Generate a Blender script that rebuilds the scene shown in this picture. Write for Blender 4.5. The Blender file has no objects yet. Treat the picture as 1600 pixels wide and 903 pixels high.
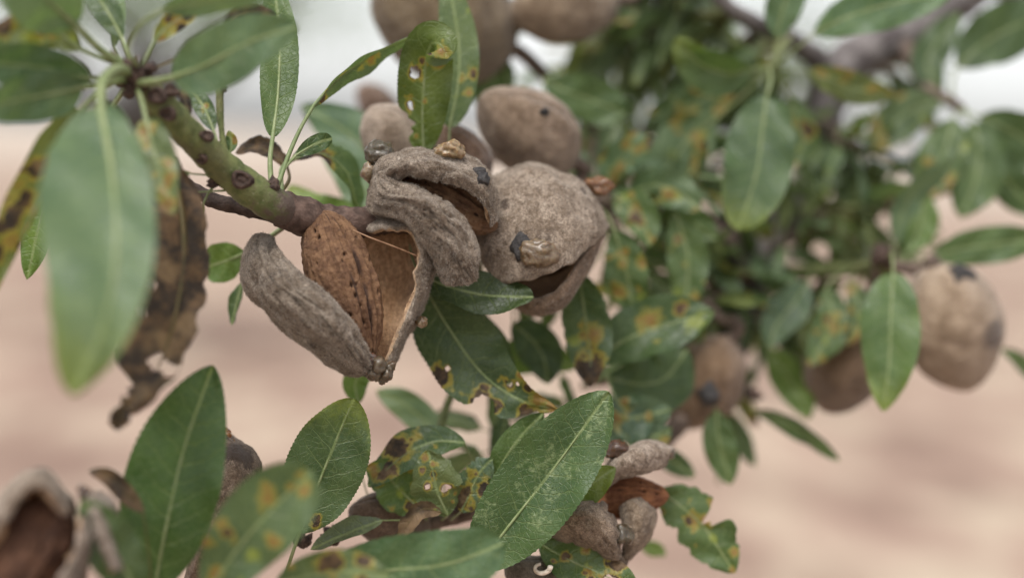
import bpy, math, random
import numpy as np
from mathutils import noise as mnoise, Vector

# ---------------------------------------------------------------- camera, sky, sun, exposure
LENS, SENSOR, FOC = 52.0, 36.0, 0.36
CAMZ, PITCH, ROLL = 1.25, math.radians(5.8), math.radians(2.6)
scene = bpy.context.scene
COL = scene.collection
cam_d = bpy.data.cameras.new('camera'); cam = bpy.data.objects.new('camera', cam_d); COL.objects.link(cam)
cam.location = (0, 0, CAMZ); cam.rotation_mode = 'QUATERNION'
cam_d.lens = LENS; cam_d.sensor_width = SENSOR; cam_d.clip_start = 0.01; cam_d.clip_end = 3000
cam_d.dof.use_dof = True; cam_d.dof.focus_distance = FOC; cam_d.dof.aperture_fstop = 3.9
cam_d.dof.aperture_blades = 0
from mathutils import Quaternion
cam.rotation_quaternion = Quaternion((1, 0, 0), math.pi/2-PITCH) @ Quaternion((0, 0, 1), ROLL)
scene.camera = cam

SUN_EL, SUN_AZ = math.radians(62), math.radians(-155)     # azimuth from +Y (view direction) towards +X
world = bpy.data.worlds.new('World'); scene.world = world; world.use_nodes = True
wt = world.node_tree; wt.nodes.clear()
sky = wt.nodes.new('ShaderNodeTexSky'); sky.sky_type = 'NISHITA'; sky.sun_disc = False
sky.sun_elevation = SUN_EL; sky.sun_rotation = SUN_AZ; sky.air_density = 1.0; sky.dust_density = 2.0; sky.ozone_density = 1.0
hs = wt.nodes.new('ShaderNodeHueSaturation'); hs.inputs['Saturation'].default_value = 0.12
bg = wt.nodes.new('ShaderNodeBackground'); bg.inputs['Strength'].default_value = 0.115
wo = wt.nodes.new('ShaderNodeOutputWorld')
wt.links.new(sky.outputs[0], hs.inputs['Color']); wt.links.new(hs.outputs[0], bg.inputs[0]); wt.links.new(bg.outputs[0], wo.inputs[0])
sd = bpy.data.lights.new('sun', 'SUN'); sd.energy = 1.5; sd.angle = math.radians(24); sd.color = (1.0, .96, .9)
sun = bpy.data.objects.new('sun', sd); COL.objects.link(sun)
sdir = Vector((math.sin(SUN_AZ)*math.cos(SUN_EL), math.cos(SUN_AZ)*math.cos(SUN_EL), math.sin(SUN_EL)))
sun.rotation_euler = sdir.to_track_quat('Z', 'Y').to_euler(); sun.location = (0, 0, 6)
vs = scene.view_settings
vs.view_transform = 'Standard'; vs.look = 'None'; vs.gamma = 1.0; vs.exposure = 1.13; vs.use_curve_mapping = False
scene.cycles.use_denoising = True
scene.cycles.max_bounces = 6; scene.cycles.diffuse_bounces = 4; scene.cycles.transparent_max_bounces = 4

# ---------------------------------------------------------------- helpers
X0 = np.array([1., 0, 0]); FWD = np.array([0, math.cos(PITCH), -math.sin(PITCH)]); U0 = np.array([0, math.sin(PITCH), math.cos(PITCH)])
RIGHT = X0*math.cos(ROLL)+U0*math.sin(ROLL); UP = U0*math.cos(ROLL)-X0*math.sin(ROLL)
CAM = np.array([0, 0, CAMZ]); K = SENSOR/LENS/1600.0        # metres per photo pixel at 1 m
def P(u, v, z=0.0):
    """photo pixel and distance (cm behind the focus distance) to a point in the world"""
    d = FOC + z*.01
    return CAM + RIGHT*((u-800)*K*d) + UP*((451.5-v)*K*d) + FWD*d
def PX(px, z=0.0): return px*K*(FOC+z*.01)
def pts(l): return np.array([P(*p) for p in l])
def unit(a): return a/np.maximum(np.linalg.norm(a, axis=-1, keepdims=True), 1e-12)
def nz(p, sc, seed=0.0):
    return np.array([mnoise.noise((x*sc+seed*7.31, y*sc+seed*3.17, z*sc-seed*5.1)) for x, y, z in p])
def fbm(p, sc, seed=0.0, octs=3):
    r = 0; a = 1
    for o in range(octs): r = r+a*nz(p, sc*2**o, seed+o*1.7); a *= .5
    return r
def cr(ctrl, n, par=None):
    """centripetal-ish Catmull-Rom resampled evenly by length (or at the same parameter when par is given)"""
    c = np.asarray(ctrl, float)
    if len(c) == 2: c = np.array([c[0], (c[0]+c[1])/2, c[1]])
    e = np.vstack([2*c[0]-c[1], c, 2*c[-1]-c[-2]])
    def ev(x):
        x = np.clip(x, 0, len(c)-1-1e-9); i = x.astype(int); f = (x-i)[:, None]
        p0, p1, p2, p3 = e[i], e[i+1], e[i+2], e[i+3]
        return .5*((2*p1)+(-p0+p2)*f+(2*p0-5*p1+4*p2-p3)*f**2+(-p0+3*p1-3*p2+p3)*f**3)
    if par is not None: return ev(np.asarray(par)*(len(c)-1))
    q = np.linspace(0, len(c)-1, 40*len(c)); d = ev(q)
    L = np.concatenate([[0], np.cumsum(np.linalg.norm(np.diff(d, axis=0), axis=1))])
    return ev(np.interp(np.linspace(0, L[-1], n), L, q))
def tangent(m):
    return unit(np.gradient(m, axis=0))
def mesh_obj(name, v, f, mat, parent=None, smooth=True, attrs=None, uvs=None, color=None):
    me = bpy.data.meshes.new(name); me.from_pydata([tuple(x) for x in v], [], [tuple(int(i) for i in x) for x in f]); me.update()
    if smooth: me.polygons.foreach_set('use_smooth', [True]*len(me.polygons))
    for k, val in (attrs or {}).items():
        a = me.attributes.new(k, 'FLOAT', 'POINT'); a.data.foreach_set('value', np.asarray(val, np.float32))
    if uvs is not None:
        li = np.zeros(len(me.loops), np.int32); me.loops.foreach_get('vertex_index', li)
        for k, val in uvs.items():
            l = me.uv_layers.new(name=k); l.data.foreach_set('uv', np.asarray(val, np.float32)[li].ravel())
    me.materials.append(mat)
    o = bpy.data.objects.new(name, me); COL.objects.link(o)
    if parent is not None: o.parent = parent
    if color is not None: o.color = (*color, 1)
    return o
def thing(name, loc, label, cat, group=None):
    o = bpy.data.objects.new(name, None); COL.objects.link(o); o.location = loc; o.empty_display_size = .01
    o['label'] = label; o['category'] = cat
    if group: o['group'] = group
    return o
def local(v, parent):                                       # parents are only moved, never turned
    return v if parent is None else v-np.array(root_loc(parent))
def root_loc(o):
    p = np.zeros(3)
    while o is not None: p = p+np.array(o.location); o = o.parent
    return p
def grid_faces(n, m, wrap=False):
    f = []
    for i in range(n-1):
        for j in range(m if wrap else m-1):
            a = i*m+j; b = i*m+(j+1) % m
            f.append((a, b, b+m, a+m))
    return f

# ---------------------------------------------------------------- materials
class NT:
    def __init__(s, name):
        s.m = bpy.data.materials.new(name); s.m.use_nodes = True; s.t = s.m.node_tree; s.t.nodes.clear()
        s.out = s.n('ShaderNodeOutputMaterial')
    def n(s, typ, **kw):
        x = s.t.nodes.new(typ)
        for k, v in kw.items(): setattr(x, k, v)
        return x
    def put(s, sock, v):
        if isinstance(v, bpy.types.NodeSocket): s.t.links.new(v, sock)
        elif v is not None:
            if isinstance(v, (tuple, list)) and len(v) == 3 and sock.type == 'RGBA': v = (*v, 1)
            sock.default_value = v
    def math(s, op, a, b=None, c=None, clamp=False):
        x = s.n('ShaderNodeMath', operation=op, use_clamp=clamp)
        for i, v in enumerate((a, b, c)):
            if v is not None: s.put(x.inputs[i], v)
        return x.outputs[0]
    def mix(s, f, a, b, mode='MIX'):
        x = s.n('ShaderNodeMix', data_type='RGBA', blend_type=mode)
        s.put(x.inputs[0], f); s.put(x.inputs[6], a); s.put(x.inputs[7], b); return x.outputs[2]
    def ss(s, v, lo, hi, a=0., b=1.):
        x = s.n('ShaderNodeMapRange', interpolation_type='SMOOTHSTEP')
        for i, q in enumerate((v, lo, hi, a, b)): s.put(x.inputs[i], q)
        return x.outputs[0]
    def noise(s, vec, scale, detail=3, rough=.55, dist=0., col=False):
        x = s.n('ShaderNodeTexNoise'); s.put(x.inputs['Vector'], vec); s.put(x.inputs['Scale'], scale)
        s.put(x.inputs['Detail'], detail); s.put(x.inputs['Roughness'], rough); s.put(x.inputs['Distortion'], dist)
        return x.outputs[1 if col else 0]
    def vor(s, vec, scale, feature='F1', rnd=1.):
        x = s.n('ShaderNodeTexVoronoi', feature=feature); s.put(x.inputs['Vector'], vec); s.put(x.inputs['Scale'], scale); s.put(x.inputs['Randomness'], rnd)
        return x.outputs['Distance']
    def attr(s, name): return s.n('ShaderNodeAttribute', attribute_name=name).outputs['Fac']
    def uv(s, name): return s.n('ShaderNodeUVMap', uv_map=name).outputs[0]
    def sep(s, v):
        x = s.n('ShaderNodeSeparateXYZ'); s.put(x.inputs[0], v); return x.outputs
    def vmul(s, v, k):
        x = s.n('ShaderNodeVectorMath', operation='MULTIPLY'); s.put(x.inputs[0], v); s.put(x.inputs[1], k); return x.outputs[0]
    def vadd(s, v, k):
        x = s.n('ShaderNodeVectorMath', operation='ADD'); s.put(x.inputs[0], v); s.put(x.inputs[1], k); return x.outputs[0]
    def obj(s): return s.n('ShaderNodeTexCoord').outputs['Object']
    def info(s, k): return s.n('ShaderNodeObjectInfo').outputs[k]
    def bump(s, h, dist, strength=1., nrm=None):
        x = s.n('ShaderNodeBump'); s.put(x.inputs['Height'], h); x.inputs['Distance'].default_value = dist; x.inputs['Strength'].default_value = strength
        if nrm is not None: s.put(x.inputs['Normal'], nrm)
        return x.outputs[0]
    def bsdf(s, **kw):
        x = s.n('ShaderNodeBsdfPrincipled')
        for k, v in kw.items(): s.put(x.inputs[k.replace('_', ' ')], v)
        return x.outputs[0]
    def done(s, sh): s.t.links.new(sh, s.out.inputs[0]); return s.m

def leaf_material():
    t = NT('almond_leaf')
    cm = t.uv('cm'); st = t.uv('st'); x, y, _ = t.sep(cm); sx, sy, _ = t.sep(st)
    seed = t.math('MULTIPLY', t.info('Random'), 40.)
    off = t.n('ShaderNodeCombineXYZ'); t.put(off.inputs[2], seed); off = off.outputs[0]
    cms = t.vadd(cm, off)
    ay = t.math('ABSOLUTE', y); at = t.math('ABSOLUTE', sy)
    wob = t.math('MULTIPLY', t.math('SUBTRACT', t.noise(cms, 1.3, 2), .5), .9)
    side = t.math('MULTIPLY', t.math('SIGN', y), .25)
    ph = t.math('ADD', t.math('DIVIDE', t.math('SUBTRACT', x, t.math('MULTIPLY', t.math('POWER', ay, 1.25), .75)), .46), t.math('ADD', wob, side))
    fr = t.math('ABSOLUTE', t.math('SUBTRACT', t.math('FRACT', ph), .5))
    vw = t.math('SUBTRACT', .075, t.math('MULTIPLY', at, .045))
    vein = t.math('SUBTRACT', 1., t.ss(fr, 0., vw))
    vein = t.math('MULTIPLY', vein, t.ss(at, 1.0, .75))
    net = t.math('SUBTRACT', 1., t.ss(t.vor(cms, 6.5, 'DISTANCE_TO_EDGE'), 0., .07))
    net2 = t.math('SUBTRACT', 1., t.ss(t.vor(cms, 15., 'DISTANCE_TO_EDGE'), 0., .1))
    mid = t.math('SUBTRACT', 1., t.ss(ay, .015, .05))
    base = t.info('Color')
    n1 = t.noise(cms, 1.1, 4); n2 = t.noise(cms, 9., 4, .65)
    c = t.mix(t.ss(n1, .3, .72), t.mix(1., base, (.72, .78, .74), 'MULTIPLY'), t.mix(1., base, (1.22, 1.14, 1.02), 'MULTIPLY'))
    c = t.mix(t.math('MULTIPLY', t.ss(n2, .52, .72), .16), c, (.22, .27, .16))
    vcol = t.mix(.5, base, (.28, .34, .16))
    c = t.mix(t.math('MULTIPLY', net2, .16), c, vcol)
    c = t.mix(t.math('MULTIPLY', net, .34), c, vcol)
    c = t.mix(t.math('MULTIPLY', vein, .62), c, vcol)
    c = t.mix(t.math('MULTIPLY', mid, .7), c, (.27, .33, .15))
    back = t.n('ShaderNodeNewGeometry').outputs['Backfacing']
    c = t.mix(t.math('MULTIPLY', back, .4), c, (.17, .24, .13))
    brk = t.math('MULTIPLY', t.math('SUBTRACT', t.noise(cms, 5.5, 6, .75), .5), 2.0)
    edge = t.ss(at, .9, 1.02)
    ya = t.attr('yel')
    c = t.mix(t.math('MULTIPLY', t.ss(t.math('ADD', ya, t.math('MULTIPLY', brk, t.math('MINIMUM', ya, .4))), .1, .9), .75), c, (.26, .30, .05))
    wh = t.math('MULTIPLY', t.attr('pale'), t.ss(t.noise(t.vadd(cms, (3., 7., 2.)), 1.5, 3), .40, .60))
    whm = t.ss(t.math('ADD', wh, t.math('MULTIPLY', t.math('SUBTRACT', t.noise(cms, 6.5, 6, .78), .5), 2.6)), .45, 1.0)
    c = t.mix(t.math('MULTIPLY', whm, .5), c, (.36, .42, .24))
    ra = t.attr('rust'); ru = t.math('ADD', ra, t.math('MULTIPLY', brk, t.math('MINIMUM', t.math('MULTIPLY', ra, 2.5), 1.)))
    c = t.mix(t.math('MULTIPLY', t.ss(ru, .12, .45), .7), c, (.30, .26, .05))
    c = t.mix(t.math('MULTIPLY', t.ss(ru, .45, .95), .75), c, (.27, .135, .045))
    c = t.mix(t.math('MULTIPLY', t.ss(ru, 1.1, 1.5), .8), c, (.09, .04, .02))
    da = t.attr('dead'); de = t.math('ADD', da, t.math('MULTIPLY', brk, t.math('MINIMUM', t.math('MULTIPLY', da, 2.), .8)))
    dcol = t.mix(t.ss(t.noise(cms, 2.2, 5, .7), .4, .68), (.030, .020, .016), (.15, .088, .052))
    dcol = t.mix(t.ss(t.noise(t.vadd(cms, (9., 3., 1.)), 1.2, 3), .5, .72), dcol, (.23, .15, .095))
    c = t.mix(t.math('MULTIPLY', t.ss(de, .12, .4), .6), c, (.32, .24, .04))
    dm = t.ss(de, .38, .62); c = t.mix(dm, c, dcol)
    c = t.mix(1., c, (.82, .84, .77), 'MULTIPLY')
    h = t.math('ADD', t.math('MULTIPLY', vein, -.6), t.math('ADD', t.math('MULTIPLY', net, -.35), t.math('MULTIPLY', n2, .8)))
    h = t.math('ADD', h, t.math('MULTIPLY', t.noise(cms, 3., 3), 1.2))
    nrm = t.bump(h, .00022, .9)
    rough = t.math('ADD', t.math('ADD', .34, t.math('MULTIPLY', n1, .16)), t.math('MULTIPLY', dm, .3))
    p = t.bsdf(Base_Color=c, Roughness=rough, Specular_IOR_Level=.5, Normal=nrm)
    tr = t.n('ShaderNodeBsdfTranslucent'); t.put(tr.inputs[0], t.mix(1., t.mix(.35, c, t.mix(1., c, (1.5, 1.6, .35), 'MULTIPLY')), (1.3, 1.3, 1.0), 'MULTIPLY')); t.put(tr.inputs[1], nrm)
    mx = t.n('ShaderNodeMixShader'); t.put(mx.inputs[0], .33); t.put(mx.inputs[1], p); t.put(mx.inputs[2], tr.outputs[0])
    return t.done(mx.outputs[0])
def plain(name, a, b, scale=300., rough=.6, bumpd=.0002, spec=.4, detail=5, sheen=0., stretch=None):
    """two-tone noisy surface with fine relief"""
    t = NT(name); o = t.obj(); q = o if stretch is None else t.vmul(o, stretch)
    n = t.noise(q, scale, detail, .62); n2 = t.noise(q, scale*4.3, 4, .6)
    c = t.mix(t.ss(n, .36, .66), a, b); c = t.mix(t.math('MULTIPLY', t.ss(n2, .5, .75), .35), c, tuple(x*.45 for x in a))
    c = t.mix(1., c, t.info('Color'), 'MULTIPLY'); c = t.mix(1., c, (.75, .75, .75), 'MULTIPLY')
    return t.done(t.bsdf(Base_Color=c, Roughness=rough, Specular_IOR_Level=spec, Sheen_Weight=sheen, Sheen_Roughness=.4,
                         Normal=t.bump(t.math('ADD', n, t.math('MULTIPLY', n2, .5)), bumpd)))
def hull_material(name='almond_hull', k=1., sheen=.16):
    t = NT(name); o = t.obj(); st = t.uv('st'); inn = t.attr('inner')
    seed = t.n('ShaderNodeCombineXYZ'); t.put(seed.inputs[2], t.math('MULTIPLY', t.info('Random'), 7.)); o = t.vadd(o, seed.outputs[0])
    big = t.noise(o, 190., 4, .6); med = t.noise(o, 620., 4, .65); fine = t.noise(o, 3600., 3, .7); grit = t.noise(o, 9000., 2, .6)
    mid = t.noise(o, 1700., 4, .7)
    c = t.mix(t.ss(big, .32, .7), (.185, .142, .104), (.345, .288, .234))
    c = t.mix(t.math('MULTIPLY', t.ss(med, .52, .66), .75*k), c, (.105, .073, .05))
    c = t.mix(t.math('MULTIPLY', t.ss(med, .48, .34), .4*k), c, (.43, .38, .325))
    c = t.mix(t.ss(mid, .38, .64), t.mix(1., c, (.74, .71, .69), 'MULTIPLY'), t.mix(1., c, (1.2, 1.2, 1.2), 'MULTIPLY'))
    c = t.mix(t.ss(fine, .36, .66), t.mix(1., c, (.62, .60, .58), 'MULTIPLY'), t.mix(1., c, (1.25, 1.25, 1.25), 'MULTIPLY'))
    sp = t.math('SUBTRACT', 1., t.ss(t.vor(o, 330.), .05, .2))
    c = t.mix(t.math('MULTIPLY', sp, t.ss(big, .5, .66)), c, (.06, .042, .032))
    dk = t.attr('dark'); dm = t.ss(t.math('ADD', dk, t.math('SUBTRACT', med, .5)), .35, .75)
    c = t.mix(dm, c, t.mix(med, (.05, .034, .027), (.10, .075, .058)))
    c = t.mix(1., c, t.info('Color'), 'MULTIPLY')
    # fibrous tan inner face
    fs = t.vmul(st, (2.2, 11., 1.)); fib = t.math('ADD', t.math('MULTIPLY', t.noise(fs, 4.5, 8, .74, 1.6), .45), t.math('MULTIPLY', t.noise(o, 1100., 6, .72, 1.2), .55)); fib2 = t.noise(t.vmul(st, (5., 9., 1.)), 3., 4, .6)
    ci = t.mix(t.ss(fib, .38, .62), (.30, .150, .070), (.80, .53, .31))
    ci = t.mix(t.math('MULTIPLY', t.ss(fib2, .56, .74), .5), ci, (.11, .05, .028))
    ci = t.mix(t.math('MULTIPLY', t.ss(fine, .55, .7), .3), ci, (.60, .42, .28))
    rim = t.math('MULTIPLY', t.ss(inn, .35, .55), t.ss(inn, .98, .80))
    ci = t.mix(t.math('MULTIPLY', rim, .65), ci, t.mix(fib2, (.17, .10, .065), (.50, .37, .25)))
    im = t.ss(t.math('ADD', inn, t.math('MULTIPLY', t.math('SUBTRACT', med, .5), .5)), .42, .62)
    c = t.mix(im, c, ci)
    ho = t.math('ADD', t.math('MULTIPLY', med, 1.8), t.math('ADD', t.math('ADD', fine, t.math('MULTIPLY', mid, 1.2)), t.math('MULTIPLY', grit, .5)))
    hi = t.math('ADD', t.math('MULTIPLY', fib, 4.), t.math('MULTIPLY', fine, .5))
    hm = t.n('ShaderNodeMix'); t.put(hm.inputs[0], im); t.put(hm.inputs[2], ho); t.put(hm.inputs[3], hi)
    p = t.bsdf(Base_Color=c, Roughness=.85, Specular_IOR_Level=.15, Sheen_Weight=sheen, Sheen_Roughness=.45, Sheen_Tint=(.95, .93, .92), Normal=t.bump(hm.outputs[0], .00035, .95))
    return t.done(p)
def nut_material():
    t = NT('almond_shell'); o = t.obj(); st = t.uv('st'); pit = t.attr('pit')
    n = t.noise(o, 260., 4, .6); f = t.noise(t.vmul(st, (3., 10., 1.)), 7., 6, .7, .6); fine = t.noise(o, 2600., 4, .7)
    mid = t.noise(o, 900., 5, .7)
    c = t.mix(t.ss(n, .33, .68), (.115, .058, .030), (.235, .137, .074))
    c = t.mix(t.math('MULTIPLY', t.ss(f, .48, .7), .35), c, (.30, .19, .11))
    c = t.mix(t.math('MULTIPLY', t.ss(f, .42, .28), .45), c, (.06, .03, .018))
    c = t.mix(t.math('MULTIPLY', t.ss(mid, .52, .66), .65), c, (.075, .038, .021))
    c = t.mix(t.math('MULTIPLY', t.ss(mid, .46, .34), .35), c, (.31, .205, .125))
    c = t.mix(t.math('MULTIPLY', t.ss(fine, .5, .72), .45), c, (.085, .045, .026))
    c = t.mix(t.ss(pit, .3, 1.), c, (.045, .022, .013))
    c = t.mix(1., c, t.info('Color'), 'MULTIPLY')
    h = t.math('ADD', t.math('ADD', t.math('MULTIPLY', f, 1.2), t.math('MULTIPLY', mid, 1.6)), fine)
    return t.done(t.bsdf(Base_Color=c, Roughness=.62, Specular_IOR_Level=.35, Normal=t.bump(h, .00035, .9)))
def gum_material():
    t = NT('amber_gum'); o = t.obj(); n = t.noise(o, 700., 4, .6); f = t.noise(o, 2600., 3)
    c = t.mix(t.ss(n, .35, .65), (.13, .082, .042), (.25, .19, .12)); c = t.mix(1., c, t.info('Color'), 'MULTIPLY')
    return t.done(t.bsdf(Base_Color=c, Roughness=.36, Specular_IOR_Level=.5, Subsurface_Weight=.5, Subsurface_Radius=(.004, .002, .001), Subsurface_Scale=.6,
                         Coat_Weight=.3, Coat_Roughness=.15, Normal=t.bump(t.math('ADD', n, t.math('MULTIPLY', f, .4)), .0005, .8)))
def ground_material():
    t = NT('dry_soil'); o = t.obj()
    a = t.noise(o, .9, 5, .6); b = t.noise(t.vmul(o, (1., .45, 1.)), 2.4, 3, .55); c3 = t.noise(o, .12, 4, .6); d = t.noise(o, 28., 4, .7)
    c = t.mix(t.ss(a, .33, .68), (.21, .142, .112), (.37, .268, .214))
    c = t.mix(t.math('MULTIPLY', t.ss(b, .50, .62), .8), c, (.42, .345, .265))
    c = t.mix(t.math('MULTIPLY', t.ss(b, .47, .36), .8), c, (.17, .110, .088))
    c = t.mix(t.math('MULTIPLY', t.ss(c3, .45, .7), .4), c, (.33, .275, .21))
    c = t.mix(t.math('MULTIPLY', t.ss(d, .5, .72), .3), c, (.17, .12, .09))
    c = t.mix(t.math('MULTIPLY', t.ss(t.math('ADD', t.sep(o)[1], t.math('MULTIPLY', c3, 14.)), 26., 75.), .7), c, (.48, .42, .36))   # paler with distance, softening the edge against the sky
    return t.done(t.bsdf(Base_Color=c, Roughness=.95, Specular_IOR_Level=.1, Normal=t.bump(t.math('ADD', b, t.math('MULTIPLY', d, .3)), .03, .6)))
def crown_material():
    t = NT('crown_leaves'); n = t.noise(t.obj(), 3., 3)
    c = t.mix(n, (.06, .10, .035), (.15, .20, .09))
    p = t.bsdf(Base_Color=c, Roughness=.5); tr = t.n('ShaderNodeBsdfTranslucent'); t.put(tr.inputs[0], t.mix(1., c, (1.5, 1.6, .7), 'MULTIPLY'))
    mx = t.n('ShaderNodeMixShader'); t.put(mx.inputs[0], .35); t.put(mx.inputs[1], p); t.put(mx.inputs[2], tr.outputs[0]); return t.done(mx.outputs[0])

M_LEAF = leaf_material(); M_HULL = hull_material(); M_SKIN = hull_material('almond_skin', .3, .35); M_NUT = nut_material(); M_GUM = gum_material(); M_SOIL = ground_material(); M_CROWN = crown_material()
M_RIB = plain('leaf_rib', (.20, .26, .10), (.30, .34, .17), 500., .5, .0001)
def twig_material():
    t = NT('green_bark'); o = t.obj(); n = t.noise(o, 420., 5, .62); f = t.noise(o, 1900., 4, .65); big = t.noise(o, 110., 3); age = t.attr('age')
    c = t.mix(t.ss(n, .34, .66), (.085, .105, .034), (.155, .172, .062)); c = t.mix(t.math('MULTIPLY', t.ss(f, .52, .72), .5), c, (.06, .06, .028))
    le = t.math('SUBTRACT', 1., t.ss(t.vor(o, 620.), .10, .24)); c = t.mix(t.math('MULTIPLY', le, .55), c, (.24, .23, .15))
    am = t.ss(t.math('ADD', age, t.math('MULTIPLY', t.math('SUBTRACT', n, .5), 1.1)), .35, .75)
    c = t.mix(t.math('MULTIPLY', t.ss(big, .5, .7), .45), c, (.115, .092, .048)); c = t.mix(am, c, t.mix(f, (.05, .033, .027), (.13, .095, .078)))
    c = t.mix(1., c, t.info('Color'), 'MULTIPLY')
    return t.done(t.bsdf(Base_Color=c, Roughness=.6, Specular_IOR_Level=.35, Normal=t.bump(t.math('ADD', n, t.math('MULTIPLY', f, .6)), .0004)))
M_TWIG = twig_material()
M_BROWN = plain('brown_bark', (.085, .058, .045), (.20, .145, .115), 320., .75, .0005, .3)
M_GREY = plain('grey_bark', (.10, .085, .085), (.24, .215, .21), 120., .85, .0012, .2)
M_SCAR = plain('bud_scales', (.035, .02, .016), (.13, .08, .06), 900., .7, .0004, .3)
def fuzz_material():
    t = NT('hull_fuzz'); o = t.obj(); big = t.noise(o, 190., 4, .6); med = t.noise(o, 560., 4, .65)
    c = t.mix(t.ss(big, .34, .68), (.235, .185, .140), (.40, .35, .30))
    c = t.mix(t.math('MULTIPLY', t.ss(med, .53, .66), .7), c, (.115, .08, .056)); c = t.mix(t.math('MULTIPLY', t.ss(med, .46, .34), .4), c, (.50, .46, .42))
    c = t.mix(1., c, t.info('Color'), 'MULTIPLY')
    return t.done(t.bsdf(Base_Color=c, Roughness=.8, Specular_IOR_Level=.1, Sheen_Weight=.15))
M_FUZZ = fuzz_material()
M_TRUNK = plain('trunk_bark', (.06, .05, .045), (.15, .13, .115), 14., .9, .01, .2)
M_DRYGUM = plain('dry_dark_gum', (.035, .032, .034), (.085, .078, .075), 900., .6, .0006, .3)
M_THREAD = plain('fibre', (.22, .11, .06), (.40, .24, .14), 800., .6, .0001)

# ---------------------------------------------------------------- leaf
GREEN = (.070, .122, .040); DARK = (.046, .088, .030); GLAUC = (.105, .172, .10); BRIGHT = (.11, .185, .035); OLIVE = (.10, .125, .035); PALE = (.13, .20, .12)
LEAF_N = [0]
def tube_data(path, rad, m=8, seed=0., rough=0.):
    n = len(path); T = tangent(path); r = np.broadcast_to(np.asarray(rad, float), (n,)) if np.ndim(rad) else np.full(n, rad)
    ref = np.array([0.31, .2, .93]); A = unit(np.cross(T, ref)); B = np.cross(T, A)
    th = np.linspace(0, 2*np.pi, m, endpoint=False)
    V = path[:, None]+r[:, None, None]*(A[:, None]*np.cos(th)[None, :, None]+B[:, None]*np.sin(th)[None, :, None])
    V = V.reshape(-1, 3)
    if rough:
        nr = unit(V-np.repeat(path, m, 0)); V = V+nr*(fbm(V, 320., seed, 3)*rough)[:, None]
    f = grid_faces(n, m, True); V = np.vstack([V, path[0]-T[0]*r[0]*.3, path[-1]+T[-1]*r[-1]*.5]); k = n*m
    f += [(k, (j+1) % m, j) for j in range(m)]+[(k+1, (n-1)*m+j, (n-1)*m+(j+1) % m) for j in range(m)]
    return V, f
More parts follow.
